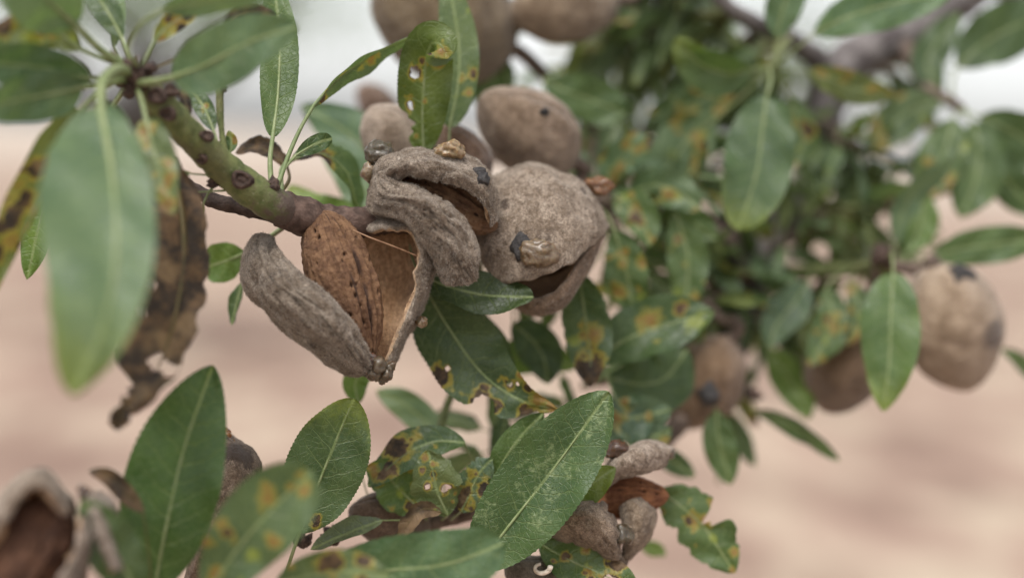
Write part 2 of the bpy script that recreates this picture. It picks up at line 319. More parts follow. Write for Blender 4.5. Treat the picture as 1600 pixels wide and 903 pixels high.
def leafW(par, blade, hw, pet=None, roll=0., fold=.12, color=GREEN, kind='green', a=.7, b=.75, wav=.12, L=1., R=1., spots=(), holes=(), bites=(),
          curl=0., ns=44, nt=12, seed=None, rag=0., nref=None, label=None, rib=True, ribcol=None, flip=False, pale=0., tw=0., teeth=.018, ribw=1.):
    LEAF_N[0] += 1; seed = LEAF_N[0] if seed is None else seed; rnd = random.Random(seed*13+5)
    q = np.linspace(0, 1, ns); s = .6*q+.4*(1-np.cos(np.pi*q))/2
    fine = cr(blade, 200); Ltot = np.linalg.norm(np.diff(fine, axis=0), axis=1).sum()
    Mc = np.stack([np.interp(s, np.linspace(0, 1, 200), fine[:, k]) for k in range(3)], 1)
    T = tangent(Mc)
    V0 = unit(CAM-Mc) if nref is None else np.broadcast_to(np.asarray(nref, float), Mc.shape)
    N0 = unit(V0-(V0*T).sum(1, keepdims=True)*T); S0 = np.cross(T, N0)
    ra = np.radians(roll+tw*s)[:, None]; N = N0*np.cos(ra)+S0*np.sin(ra); S = np.cross(T, N)
    prof = np.power(np.clip(s, 0, 1), a)*np.power(np.clip(1-s, 0, 1), b); prof /= prof.max()
    t = np.linspace(-1, 1, nt+1)
    SS, TT = np.meshgrid(s, t, indexing='ij')
    side = np.where(TT < 0, L, R)
    W = hw*prof[:, None]*side
    ed = np.ones_like(W)
    sg = np.where(TT < 0, 0., 5.)
    if rag:
        nn = np.array([[mnoise.noise((x*9+seed, g, .3)) + .6*mnoise.noise((x*24+seed, g, 9.3)) for x, g in zip(r1, r2)] for r1, r2 in zip(SS, sg)])
        ed *= 1-rag*np.clip(nn+.15, 0, 1)
    for (sd_, sc_, sw_, dp_) in bites:
        jag = 1+.25*np.sin(SS*90+seed)
        ed *= np.where((TT*sd_) > 0, 1-dp_*np.exp(-np.abs((SS-sc_)/sw_)**3)*jag, 1)
    if teeth: ed *= 1+teeth*(np.abs(((SS*34+seed*.37) % 1)-.5)*4-1)*np.abs(TT)**3
    Y = TT*W*ed; AY = np.abs(Y)
    ph = rnd.uniform(0, 6)
    Z = fold*AY+curl*Y*Y/max(hw, 1e-6)+wav*hw*np.abs(TT)**1.6*(np.sin(SS*rnd.uniform(8, 13)+ph+np.where(TT < 0, 0, 2.1))+.4*np.sin(SS*23+ph*2+TT))*np.minimum(1, prof[:, None]*1.5)
    Z = Z+.035*hw*np.sin(SS*16+TT*5+ph)
    V = Mc[:, None]+S[:, None]*Y[..., None]+N[:, None]*Z[..., None]
    X = SS*Ltot; n, m = SS.shape
    xs, ys = X.ravel()*100, Y.ravel()*100; V = V.reshape(-1, 3); sf, tf = SS.ravel(), TT.ravel()
    rust = np.zeros(n*m); dead = np.zeros(n*m); yel = np.zeros(n*m); pl = np.full(n*m, pale)
    sp = list(spots)
    if kind == 'spotted':
        for _ in range(rnd.randint(7, 12)): sp.append((rnd.uniform(.1, .97), rnd.uniform(-.95, .95), rnd.choice((5, 6, 7, 9, 11, 14, 18)), rnd.choice('rrrryd')))
        yel += .18
    if kind == 'dead': dead += 2.2
    if kind == 'yellow': yel += .55
    if kind == 'tip': yel += np.clip((sf-.6)*1.6, 0, .7)+np.clip((np.abs(tf)-.8)*.9, 0, .4)
    for h in holes: sp.append((h[0], h[1], h[2]*1.9, 'd'))
    hwx = np.interp(sf, s, prof)*hw
    warp = np.array([.75*mnoise.noise((x*3.1+seed, y*3.1, 1.))+.4*mnoise.noise((x*8+seed, y*8, 5.)) for x, y in zip(xs, ys)]); asp = 1.25
    def dist(s0, t0):
        x0 = s0*Ltot*100; y0 = t0*np.interp(s0, s, prof)*hw*100*(L if t0 < 0 else R)
        return np.hypot(xs-x0, (ys-y0)*asp)*(1+warp), x0, y0
    for (s0, t0, r0, ty) in sp:
        d = dist(s0, t0)[0]; w = np.clip(1.3*(1-d/(r0*.0155*1.15)), 0, 1.25)
        if ty == 'r': rust = np.maximum(rust, w)
        elif ty == 'd': dead = np.maximum(dead, w); rust = np.maximum(rust, np.clip(1.3*(1-d/(r0*.0155*1.35)), 0, .7))
        elif ty == 'p': pl = np.maximum(pl, w)
        else: yel = np.maximum(yel, w*.9)
    kill = np.zeros(n*m, bool); st_keep = np.stack([sf, tf], 1)
    for (s0, t0, r0) in holes:
        d, x0, y0 = dist(s0, t0); r = r0*.0155; ang = np.arctan2(ys-y0, xs-x0); r = r*(1+.25*np.sin(ang*2+seed)+.12*np.sin(ang*5))
        k = d < r*.62; kill |= k
        mv = (d < r) & ~k
        if mv.any():
            # slide border points out to the rim of the hole, along the blade
            sc = (r/np.maximum(d, 1e-6)-1)[mv][:, None]
            c0 = V[np.argmin(d)]; V[mv] = V[mv]+(V[mv]-c0)*np.minimum(sc, .7)
    F = [f for f in grid_faces(n, m) if not (kill[list(f)].any())]
    if flip: F = [f[::-1] for f in F]
    o = mesh_obj('leaf', V-root_loc(par), F, M_LEAF, par, attrs=dict(rust=rust, dead=dead, yel=yel, pale=pl),
                 uvs={'st': st_keep, 'cm': np.stack([xs, ys], 1)}, color=color)
    if label: o['label'] = label
    if rib:
        path = Mc[: int(ns*.93)]
        if pet is not None and len(pet):
            pp = cr(np.vstack([pet, Mc[1:2]]), 14)[:-1]; path = np.vstack([pp, path[1:]])
        npet = len(path)-int(ns*.93)+1
        r = np.concatenate([np.linspace(1., .8, max(npet, 1)), np.linspace(.8, .18, len(path)-max(npet, 1))])*min(.00062, .00009+hw*.045); r[:max(npet, 1)] *= ribw; r[max(npet, 1):] *= np.linspace(ribw, 1, len(r)-max(npet, 1))
        tv, tf_ = tube_data(path, r, 6)
        rb = mesh_obj('midrib', tv-root_loc(par), tf_, M_RIB, o, color=ribcol or ((.5, .3, .2) if kind == 'dead' else (1, 1, 1)))
    return o
def leaf(par, bl, hw, pet=None, **kw):
    zm = sum(p[2] for p in bl)/len(bl)
    return leafW(par, pts(bl), PX(hw, zm), None if not pet else pts(pet), **kw)
PATHS = []
def branch(par, name, ctrl, rad_px, mat, n=60, m=14, rough=.0003, color=None, seed=1., age=None):
    c = pts(ctrl); path = cr(c, n)
    zz = [p[2] for p in ctrl]; r = np.interp(np.linspace(0, 1, n), np.linspace(0, 1, len(rad_px)), [x for x in rad_px])*K*np.interp(np.linspace(0, 1, n), np.linspace(0, 1, len(zz)), [FOC+z*.01 for z in zz])
    # swollen nodes
    r = r*(1+.05*np.array([mnoise.noise((i*.25, seed*3, 0)) for i in range(n)]))
    PATHS.append((path, r)); v, f = tube_data(path, r, m, seed, rough)
    ag = {} if age is None else dict(age=np.concatenate([np.repeat(np.interp(np.linspace(0, 1, n), *age), m), [age[1][0], age[1][-1]]]))
    return mesh_obj(name, v-root_loc(par), f, mat, par, color=color, attrs=ag)
def attach(par, p0, d, r=.0024):
    """stalk from a fruit's stem end to the nearest wood"""
    al = np.vstack([p for p, _ in PATHS]); q = al[np.argmin(np.linalg.norm(al-p0, axis=1))]; L = np.linalg.norm(q-p0)
    path = cr(np.array([p0-d*.003, p0+d*min(.006, L*.4), (p0+q)/2+d*L*.1, q]), 20)
    v, f = tube_data(path, np.linspace(r, r*.7, 20), 10, 1., .0003); return mesh_obj('stalk', v-root_loc(par), f, M_BROWN, par)
def scar(par, c, nrm, r, seed=0):
    """oval leaf scar: raised corky ring round a sunken centre"""
    nrm = unit(np.asarray(nrm, float)); a = unit(np.cross(nrm, [.2, .1, 1.])); b = np.cross(nrm, a)
    V = []; rings = [(1.25, -.25), (1.1, .22), (.92, .42), (.7, .30), (.62, .06), (.35, .10), (.12, .16)]
    for k, (q, h) in enumerate(rings):
        for j in range(14):
            th = j/14*2*math.pi; w = q*r*(1+.1*math.sin(3*th+seed)+.06*math.sin(7*th+k))
            V.append(c+a*w*math.cos(th)+b*w*.8*math.sin(th)+nrm*h*r*(1+.25*math.sin(2*th+seed*2)))
    V.append(c+nrm*.16*r); f = grid_faces(len(rings), 14, True)
    f += [(len(V)-1, (len(rings)-1)*14+j, (len(rings)-1)*14+(j+1) % 14) for j in range(14)]
    return mesh_obj('leaf_scar', np.array(V)-root_loc(par), f, M_SCAR, par)
def lump(par, name, c, r, mat, seed=0, amp=.3, squash=(1, 1, 1), sub=3, color=None, sc=None):
    import bmesh
    bm = bmesh.new(); bmesh.ops.create_icosphere(bm, subdivisions=sub, radius=1.); v = np.array([x.co[:] for x in bm.verts]); f = [[y.index for y in x.verts] for x in bm.faces]; bm.free()
    d = 1+amp*(1.5*fbm(v, sc or 1.25, seed, 2)+.35*nz(v, 4.5, seed)); v = v*d[:, None]*np.array(squash)*r
    return mesh_obj(name, v+c-root_loc(par), f, mat, par, color=color)
def bud(par, c, d, r, seed=0, n=5):
    """cluster of pointed overlapping bud scales"""
    V = []; F = []; rnd = random.Random(seed); d = unit(np.asarray(d, float))
    for k in range(n):
        ax = unit(d+np.array([rnd.uniform(-.8, .8) for _ in range(3)])); a = unit(np.cross(ax, [.3, .9, .1])); b = np.cross(ax, a); b0 = len(V)
        L = r*rnd.uniform(1.3, 2.2); o = c+a*rnd.uniform(-.5, .5)*r+b*rnd.uniform(-.5, .5)*r
        for i, (h, w) in enumerate([(0, .55), (.35, .7), (.7, .42), (1., .03)]):
            for j in range(7):
                th = j/7*2*math.pi; V.append(o+ax*h*L+(a*math.cos(th)+b*math.sin(th))*w*r*(1+.15*rnd.uniform(-1, 1)))
        for i in range(3):
            for j in range(7): F.append((b0+i*7+j, b0+i*7+(j+1) % 7, b0+i*7+7+(j+1) % 7, b0+i*7+7+j))
        F.append(tuple(b0+21+j for j in range(7)))
    return mesh_obj('bud', np.array(V)-root_loc(par), F, M_SCAR, par)

# ---------------------------------------------------------------- fruit
def hull_half(par, E1, Mb, E2, th=.0026, ns=80, nt=40, seed=1., lump_a=.0007, wrinkle=.0004, color=(1, 1, 1), label=None, darks=(), name='hull_half', rimwave=.0008, wk=9.):
    e1, mb, e2 = [pts(x) for x in (E1, Mb, E2)]
    s = np.linspace(0, 1, ns); A, B, C = cr(e1, 0, s), cr(mb, 0, s), cr(e2, 0, s)
    c = (A+C)/2; a = (C-A)/2; b = B-c
    th_ = np.linspace(-np.pi/2, np.pi/2, nt)
    O = c[:, None]+a[:, None]*np.sin(th_)[None, :, None]+b[:, None]*np.cos(th_)[None, :, None]
    ds = np.gradient(O, axis=0); dt = np.gradient(O, axis=1); Nn = unit(np.cross(ds, dt))
    ref = b[:, None]*np.ones((1, nt, 1))*1. + a[:, None]*np.sin(th_)[None, :, None]*.6
    sgn = np.sign((Nn*ref).sum(-1).mean()); Nn = Nn*(sgn if sgn else 1)
    flat = O.reshape(-1, 3); S2 = np.repeat(s, nt); T2 = np.tile(np.sin(th_), ns)
    l1 = fbm(flat, 130., seed, 3)*lump_a
    wr = np.array([mnoise.noise((x*3+seed, y*wk*.55+1.2*mnoise.noise((x*4, y*2, seed)), seed*2)) for x, y in zip(S2, T2)])*wrinkle
    cre = np.array([abs(mnoise.noise((x*2.2+seed, y*wk*.8+1.6*mnoise.noise((x*5, y*3, seed)), seed*4+3)))*1.6+abs(mnoise.noise((x*7+seed, y*wk*1.7, seed+9)))*.7 for x, y in zip(S2, T2)])
    wr = wr-wrinkle*.9*np.clip(.35-cre, 0, .35)/.35
    fin = nz(flat, 700., seed+5)*.00014+nz(flat, 1600., seed+8)*.00007
    win = np.repeat(.15+.85*np.clip(np.minimum(s, 1-s)*9, 0, 1), nt)
    O = O+Nn*(((l1+wr)*win+fin).reshape(ns, nt))[..., None]
    size = np.minimum(np.linalg.norm(a, axis=1), np.linalg.norm(b, axis=1))
    tk = np.minimum(th, .55*size+.0002)
    tnoise = 1+.25*nz(flat, 220., seed+3).reshape(ns, nt)
    I = O-Nn*(tk[:, None]*tnoise)[..., None]
    fi = np.array([mnoise.noise((x*5+seed, y*14, 3.1)) for x, y in zip(S2, T2)]).reshape(ns, nt)*.00022
    I = I+Nn*fi[..., None]
    def rimv(o, i, tang):
        out = []
        for k in range(1, 6):
            f = k/6; out.append(o*(1-f)+i*f+tang*(math.sin(math.pi*f)*.28)*tk[:, None])
        return out
    tR = unit(O[:, -1]-O[:, -2]); tL = unit(O[:, 0]-O[:, 1])
    wv = np.array([mnoise.noise((x*9, seed, 1.))*min(1, 9*min(x, 1-x)) for x in s])[:, None]*rimwave
    rows = np.concatenate([O, np.stack(rimv(O[:, -1], I[:, -1], tR), 1)+(tR*wv)[:, None], I[:, ::-1], np.stack(rimv(O[:, 0], I[:, 0], tL)[::-1], 1)+(tL*wv)[:, None]], 1)
    m = rows.shape[1]; V = rows.reshape(-1, 3)
    rim = np.linspace(.12, .9, 5)
    inn = np.concatenate([np.zeros(nt), rim, np.ones(nt), rim[::-1]])
    tt = np.concatenate([np.sin(th_), np.ones(5), np.sin(th_)[::-1], -np.ones(5)])
    inner = np.tile(inn, ns); uv = np.stack([np.repeat(s, m), np.tile(tt, ns)*.5], 1)
    f = [q[::-1] for q in grid_faces(ns, m, True)] if sgn > 0 else grid_faces(ns, m, True)
    k = len(V); V = np.vstack([V, rows[0].mean(0), rows[-1].mean(0)])
    f += [(k, j, (j+1) % m) for j in range(m)]+[(k+1, (ns-1)*m+(j+1) % m, (ns-1)*m+j) for j in range(m)]
    inner = np.append(inner, [.3, .3]); uv = np.vstack([uv, [0, 0], [1, 0]])
    dark = np.zeros(len(V))
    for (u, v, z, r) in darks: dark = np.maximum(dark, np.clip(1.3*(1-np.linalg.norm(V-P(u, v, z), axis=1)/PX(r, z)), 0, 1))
    o = mesh_obj(name, V-root_loc(par), f, M_HULL, par, attrs=dict(inner=inner, dark=dark), uvs={'st': uv}, color=color)
    # make normals consistent
    import bmesh
    bm = bmesh.new(); bm.from_mesh(o.data); bmesh.ops.recalc_face_normals(bm, faces=bm.faces); bm.to_mesh(o.data); bm.free()
    if label: o['label'] = label
    return o, O, Nn
def fuzz(par, O, Nn, n, ln=.0006, seed=1, wid=.000038):
    """velvet: short fine hairs standing on the outer face"""
    rs = np.random.RandomState(seed); ns, nt = O.shape[:2]
    A = np.linalg.norm(np.cross(O[1:, :-1]-O[:-1, :-1], O[:-1, 1:]-O[:-1, :-1]), axis=-1).ravel()
    idx = rs.choice(len(A), n, p=A/A.sum()); i, j = idx//(nt-1), idx % (nt-1); x, y = rs.rand(n, 1), rs.rand(n, 1)
    def bl(G): return (G[i, j]*(1-x)+G[i+1, j]*x)*(1-y)+(G[i, j+1]*(1-x)+G[i+1, j+1]*x)*y
    p = bl(O); nr = unit(bl(Nn)); d = unit(nr+rs.normal(0, .55, (n, 3))+np.array([0, 0, -.25])); l = ln*(.4+.9*rs.rand(n, 1)); w = unit(np.cross(d, rs.normal(0, 1, (n, 3))))*wid
    p = p-nr*.00005
    md = p+d*l*.55; tp = md+unit(d+rs.normal(0, .5, (n, 3)))*l*.45
    V = np.stack([p-w, p+w, md+w*.7, md-w*.7, tp], 1).reshape(-1, 3); b = np.arange(n)*5
    f = np.concatenate([np.stack([b, b+1, b+2, b+3], 1)]).tolist()+np.stack([b+3, b+2, b+4], 1).tolist()
    o = mesh_obj('fuzz', V-root_loc(par), f, M_FUZZ, par, smooth=False); o['kind'] = 'stuff'
    return o
def nut(par, top, bot, wid_px, thick, nref=None, seed=1., ns=130, nt=150, color=(1, 1, 1), roll=0.):
    """pointed ellipsoid shell with pits, long furrows and a ridged seam"""
    a, b = P(*top), P(*bot); ax = b-a; L = np.linalg.norm(ax); ax = ax/L
    V0 = CAM-a; n0 = unit(V0-(V0@ax)*ax); s0 = np.cross(ax, n0); r_ = math.radians(roll); n = n0*math.cos(r_)+s0*math.sin(r_); sd_ = np.cross(ax, n)
    hw = PX(wid_px/2, top[2]); s = .5-.5*np.cos(np.linspace(0, np.pi, ns)); prof = (s**.52)*((1-s)**.66); prof /= prof.max()
    ph = np.linspace(0, 2*np.pi, nt, endpoint=False); SS, PH = np.meshgrid(s, ph, indexing='ij'); PR = np.repeat(prof[:, None], nt, 1)
    def ridge(c, w): d = np.abs((PH-c+np.pi) % (2*np.pi)-np.pi); return np.exp(-(d/w)**2)
    wob2 = np.array([.7+.9*mnoise.noise((x*7+seed, y*.5, 2.)) for x, y in zip(SS.ravel(), PH.ravel())]).reshape(SS.shape)
    PH0 = PH; PH = PH+.10*np.array([mnoise.noise((x*5, seed, y*.3)) for x, y in zip(SS.ravel(), PH0.ravel())]).reshape(SS.shape)
    rk = PR*(1+wob2*(.08*ridge(-.48, .10)+.13*ridge(-.80, .09)-.19*ridge(-.64, .07)-.18*ridge(-.98, .08)+.09*ridge(-1.16, .09)-.10*ridge(-.34, .07)))
    rk = rk*(1+.06*ridge(-.78+np.pi, .12))
    base = np.stack([SS*L*1, np.cos(PH)*PR*hw, np.sin(PH)*PR*hw], -1).reshape(-1, 3)
    furrow = np.array([mnoise.noise((x*5+seed, math.cos(y)*4.5, math.sin(y)*4.5)) for x, y in zip(SS.ravel(), PH.ravel())])
    fu2 = np.array([mnoise.noise((x*9+seed, math.cos(y)*11, math.sin(y)*11+4)) for x, y in zip(SS.ravel(), PH.ravel())])
    rnd = random.Random(int(seed*77)); pit = np.zeros(len(base))
    cs = []
    for _ in range(46):
        x, y = rnd.uniform(.1, .95), rnd.uniform(0, 2*math.pi); pr = np.interp(x, s, prof)*hw; cs.append((x*L, math.cos(y)*pr, math.sin(y)*pr, rnd.uniform(.00028, .00062), rnd.uniform(1., 2.6)))
    for (x, y, z, r, el) in cs:
        d = np.sqrt(((base[:, 0]-x)/el)**2+(base[:, 1]-y)**2+(base[:, 2]-z)**2); pit = np.maximum(pit, np.clip(1.6*(1-d/r), 0, 1))
    deep = np.clip(-furrow*2.4-.72, 0, 1)*np.clip(.15+1.2*np.sin(-PH.ravel()), 0, 1)
    rough3 = fbm(base, 900., seed, 3); disp = .00025*rough3+.00035*furrow+.0002*fu2-.0010*pit-.0011*deep
    r3 = (rk.ravel()*hw+disp*np.minimum(1, PR.ravel()*3))
    V = a+ax*(SS.ravel()*L)[:, None]+sd_*(np.sin(PH.ravel())*r3)[:, None]+n*(np.cos(PH.ravel())*r3*thick)[:, None]
    gap = np.maximum(ridge(-.64, .06), np.maximum(ridge(-.98, .07), .7*ridge(-.34, .06))).ravel()*(.25+1.6*np.clip(fu2+furrow+.2, 0, 1)); PH = PH0
    o = mesh_obj('shell', V-root_loc(par), grid_faces(ns, nt, True), M_NUT, par, attrs=dict(pit=np.clip(np.maximum(np.maximum(pit, deep*.9), gap), 0, 1)), uvs={'st': np.stack([SS.ravel(), PH.ravel()/6.283], 1)}, color=color)
    return o
def egg(par, c, ax2, L, W, D=.8, seed=1., color=(1, 1, 1), ns=70, nt=90, seam=.9, darks=(), amp=.8, tip=.66, stem=.55, name='hull'):
    """closed almond hull: c centre (u,v,z), ax2 = (du, dv, dz px-ish) long axis from stem to tip, L and W in photo pixels at that distance"""
    cc = P(*c); ax = unit(RIGHT*ax2[0]-UP*ax2[1]+FWD*ax2[2]); V0 = CAM-cc; n = unit(V0-(V0@ax)*ax); sd_ = np.cross(ax, n)
    Lm, hw = PX(L, c[2]), PX(W/2, c[2]); s = .5-.5*np.cos(np.linspace(0, np.pi, ns)); prof = (s**stem)*((1-s)**tip); prof /= prof.max()
    ph = np.linspace(0, 2*np.pi, nt, endpoint=False); SS, PH = np.meshgrid(s, ph, indexing='ij'); PR = np.repeat(prof[:, None], nt, 1)
    d = np.abs((PH-seam+np.pi) % (2*np.pi)-np.pi); rk = PR*(1-.12*np.exp(-(d/.07)**2)+.07*np.exp(-(d/.32)**2))
    V = cc+ax*((SS.ravel()-.5)*Lm)[:, None]+sd_*(np.sin(PH)*rk*hw).ravel()[:, None]+n*(np.cos(PH)*rk*hw*D).ravel()[:, None]
    nr = unit(V-cc); V = V+nr*((fbm(V, 110., seed, 3)*.0009+nz(V, 700., seed)*.00015)*amp*np.minimum(1, PR.ravel()*4))[:, None]
    dark = np.zeros(len(V))
    for (u, v, z, r) in darks: dark = np.maximum(dark, np.clip(1.4*(1-np.linalg.norm(V-P(u, v, z), axis=1)/PX(r, z)), 0, 1))
    dark = np.maximum(dark, .9*np.exp(-(d.ravel()/.035)**2)*(PR.ravel() > .2))
    o = mesh_obj(name, V-root_loc(par), grid_faces(ns, nt, True), M_SKIN, par, attrs=dict(inner=np.zeros(len(V)), dark=dark), uvs={'st': np.stack([SS.ravel(), PH.ravel()/6.283], 1)}, color=color)
    return o

# ---------------------------------------------------------------- ground and orchard behind
def ground():
    g = np.concatenate([-np.geomspace(400, .4, 60), [0], np.geomspace(.4, 400, 60)]); X, Y = np.meshgrid(g, g, indexing='ij')
    v = np.stack([X.ravel(), Y.ravel()+3, 0*X.ravel()], 1); v[:, 2] = np.array([.035*mnoise.noise((x*.7, y*.7, 0))+.012*mnoise.noise((x*3, y*3, 4)) for x, y, _ in v])
    o = mesh_obj('ground', v, [q[::-1] for q in grid_faces(121, 121)], M_SOIL); o['kind'] = 'structure'
ground()
def orchard_tree(x, y, h, cr_, label, seed):
    t = thing('orchard_tree', (x, y, 0), label, 'tree'); rnd = random.Random(seed); rs = np.random.RandomState(seed)
    V, F = [], []
    def add(path, r):
        v, f = tube_data(np.array(path), np.array(r), 8); k = sum(len(q) for q in V); V.append(v); F.extend([tuple(i+k for i in q) for q in f])
    tr = cr(np.array([(0, 0, -.1), (.05, .02, .5), (-.03, .06, 1.0), (.04, 0, h*.42)]), 14); add(tr, np.linspace(.13, .085, 14)); tips = []
    for k in range(9):
        a = k*2.4+rnd.uniform(-.3, .3); e = rnd.uniform(.5, 1.2); st = tr[rnd.randint(8, 13)]; L = cr_*rnd.uniform(.7, 1.05)
        end = st+np.array([math.cos(a)*math.cos(e), math.sin(a)*math.cos(e), math.sin(e)])*L; mid = (st+end)/2+np.array([rnd.uniform(-.1, .1), rnd.uniform(-.1, .1), -.1])
        p = cr(np.array([st, mid, end]), 9); add(p, np.linspace(.05, .012, 9)); tips += list(p[3:])
    mesh_obj('trunk', np.vstack(V), F, M_TRUNK, t)
    n = 5200; tips = np.array(tips); c = tips[rs.randint(0, len(tips), n)]+rs.normal(0, cr_*.2, (n, 3)); c[:, 2] = np.maximum(c[:, 2], h*.40+rs.rand(n)*.4)
    d = unit(rs.normal(0, 1, (n, 3))+[0, 0, -.3]); w = unit(np.cross(d, rs.normal(0, 1, (n, 3)))); l = .045+.03*rs.rand(n, 1)
    q = np.stack([c, c+d*l*.5+w*l*.17, c+d*l, c+d*l*.5-w*l*.17], 1).reshape(-1, 3)
    mesh_obj('crown', q, (np.arange(n)[:, None]*4+np.arange(4)).tolist(), M_CROWN, t, smooth=False)
orchard_tree(-2.12, 8.2, 4.2, 1.75, 'blurred green orchard tree standing on bare soil behind the green twig', 4)
orchard_tree(2.6, 14.5, 4.4, 1.6, 'blurred green orchard tree standing on bare soil behind the grey limb', 9)

# ---------------------------------------------------------------- branches
tw = thing('almond_twig', P(440, 325, -.3), 'smooth green twig with round leaf scars, a leaf rosette at its tip', 'twig')
branch(tw, 'bark', [(203, 112, -3.3), (235, 145, -2.9), (268, 180, -2.5), (320, 235, -1.7), (380, 288, -.9), (425, 318, -.4), (450, 330, 0)], [17, 22, 24, 25, 26, 28, 27], M_TWIG, 80, 20, .0004, seed=2., age=([0, .05, .2, .7, .9, 1], [.7, .35, .15, .2, .6, 1.]))
branch(tw, 'old_wood', [(440, 325, -.1), (462, 334, .1), (500, 345, .5), (560, 348, .9), (610, 338, 1.2)], [29, 31, 26, 24, 24], M_BROWN, 50, 18, .0006, seed=3., color=(.85, .75, .75))
for (u, v, z, nx, ny, r, sd_) in [(262, 178, -3.15, -.1, -.2, 12, 1), (324, 212, -2.3, .45, .5, 10, 2), (314, 248, -2.0, -.6, -.6, 10, 3), (378, 281, -1.62, .1, .0, 15, 4), (268, 142, -3.0, .5, .6, 11, 5), (245, 150, -3.3, -.2, .1, 14, 6)]:
    c = P(u, v, z); scar(tw, c, -FWD+RIGHT*nx+UP*ny, PX(r, z), sd_)
for (u, v, z, r, sd_) in [(208, 112, -3.5, 13, 1), (222, 128, -3.4, 13, 2), (196, 132, -3.3, 12, 3), (180, 92, -3.6, 9, 4), (212, 145, -3.3, 11, 5), (238, 112, -3.3, 9, 6), (431, 292, -.6, 10, 7), (428, 300, -.5, 9, 8), (340, 288, -1.2, 10, 9), (352, 140, -1.5, 5, 10)]:
    bud(tw, P(u, v, z), -FWD*.4+UP*.4-RIGHT*.5, PX(r, z), sd_, 7)
lw = lambda *a, **k: leaf(tw, *a, **{'ribw': 2.3, **k})
# rosette at the twig's tip
lw([(157, 165, -5.6), (176, 280, -6.9), (181, 410, -8.0), (156, 520, -8.7), (112, 618, -9.0)], 88, [(205, 112, -3.4), (180, 110, -4.3), (160, 130, -5.1)], color=GLAUC, kind='tip', a=.5, b=.62, fold=.16, L=.68, R=1.28, roll=0, label='large pale green leaf hanging straight down in front')
lw([(142, 124, -4.1), (75, 108, -4.9), (0, 100, -5.7), (-60, 96, -6.3)], 36, [(205, 118, -3.3), (170, 124, -3.7)], color=(.065, .12, .06), fold=.25, a=.6, b=.6)
lw([(118, 40, -4.6), (85, 10, -5.2), (40, -30, -6), (0, -70, -6.5)], 58, [(205, 108, -3.4), (160, 80, -4)], color=PALE, a=.55, b=.6)
lw([(125, 78, -4), (80, 48, -4.4), (30, 50, -4.8), (-30, 66, -5.2)], 30, [(205, 106, -3.3), (160, 92, -3.7)], color=(.14, .17, .07), kind='spotted', spots=[(.5, -.3, 30, 'y'), (.75, .6, 20, 'd')], holes=[(.42, .15, 11)], ns=70, nt=22, rag=.15)
lw([(130, 136, -4.4), (75, 148, -5.2), (10, 160, -6), (-50, 175, -6.8)], 40, [(205, 122, -3.3), (165, 132, -3.9)], color=GLAUC, a=.5, roll=-15)
lw([(125, 138, -2.8), (90, 150, -2.6), (55, 165, -2.4), (20, 178, -2.2)], 18, [(200, 125, -3), (160, 134, -2.9)], color=DARK)
lw([(128, 170, -3.9), (96, 225, -4.1), (58, 315, -4.2), (20, 400, -4.2), (-15, 470, -4.2)], 46, [(203, 118, -3.4), (160, 140, -3.7)], color=(.12, .15, .04), kind='spotted', L=.12, R=1., fold=.1, roll=-14, a=.5, b=.5,
   spots=[(.35, .5, 20, 'd'), (.45, .8, 16, 'r'), (.6, .6, 26, 'd'), (.7, .3, 22, 'r'), (.5, .4, 18, 'd'), (.8, .7, 25, 'd'), (.66, .85, 18, 'd')], label='narrow drooping leaf covered in orange and brown blotches')
lw([(160, 190, -1.6), (110, 245, -1.2), (75, 300, -1), (42, 437, -.8)], 34, [(205, 125, -3), (185, 155, -2.2)], color=BRIGHT, roll=25, label='bright veined leaf behind the drooping blotched leaf')
lw([(192, 62, -2.8), (172, 25, -2.7), (150, -10, -2.6), (130, -50, -2.5)], 22, [(208, 104, -3.2), (200, 84, -3)], color=DARK)
lw([(178, 75, -2.2), (184, 30, -2.0), (178, -20, -1.8), (170, -60, -1.7)], 13, [(205, 108, -3), (190, 95, -2.6)], color=PALE, flip=True)
lw([(248, 18, -5.1), (310, 4, -5.6), (370, -6, -6), (440, -14, -6.3)], 25, [(214, 104, -3.6), (202, 75, -4.4), (218, 40, -4.9)], color=PALE, roll=25)
lw([(240, 66, -3.4), (262, 42, -3.4), (285, 28, -3.3), (312, 17, -3.2)], 17, [(222, 104, -3.3), (230, 88, -3.4)], color=(.2, .2, .05), kind='spotted', rag=.2, spots=[(.6, .2, 20, 'r'), (.8, 0, 15, 'd')])
lw([(270, 122, -4.3), (325, 100, -4.7), (395, 64, -5.1), (466, 42, -5.3)], 49, [(216, 130, -3.5), (240, 128, -3.9)], color=GLAUC, a=.45, b=.62, wav=.08, fold=.1, roll=-12, label='pale bluish green leaf reaching right from the rosette')
lw([(345, 45, -2.6), (370, 25, -2.4), (400, 18, -2.2), (432, 22, -2.1)], 12, [(240, 108, -3.2), (300, 80, -2.9)], color=OLIVE, kind='dead', rag=.2)
lw([(228, 185, -4.2), (240, 235, -4.5), (255, 285, -4.7), (272, 335, -4.9)], 32, [(216, 142, -3.5), (222, 160, -3.9)], color=(.11, .15, .07), kind='spotted', roll=10, a=.5)
lw([(255, 235, -2.4), (282, 320, -2.7), (286, 420, -3.3), (264, 530, -4.2), (226, 612, -4.8), (196, 645, -5.1)], 84, [(230, 160, -2.8), (240, 195, -2.6)], color=(.1, .08, .05), kind='dead', rag=.35, wav=.25, L=.5, R=1.02, fold=.25, a=.5, b=.5, holes=[(.80, .0, 13), (.82, -.5, 12), (.55, .5, 4), (.66, .6, 4)], ns=90, nt=30, bites=[(1, .92, .05, .6)], label='withered brown leaf with holes hanging below the rosette')
lw([(192, 632, -5.1), (188, 650, -5.1), (180, 672, -5.1)], 17, None, color=(.1, .07, .05), kind='dead', rag=.3, curl=.6, wav=.4)
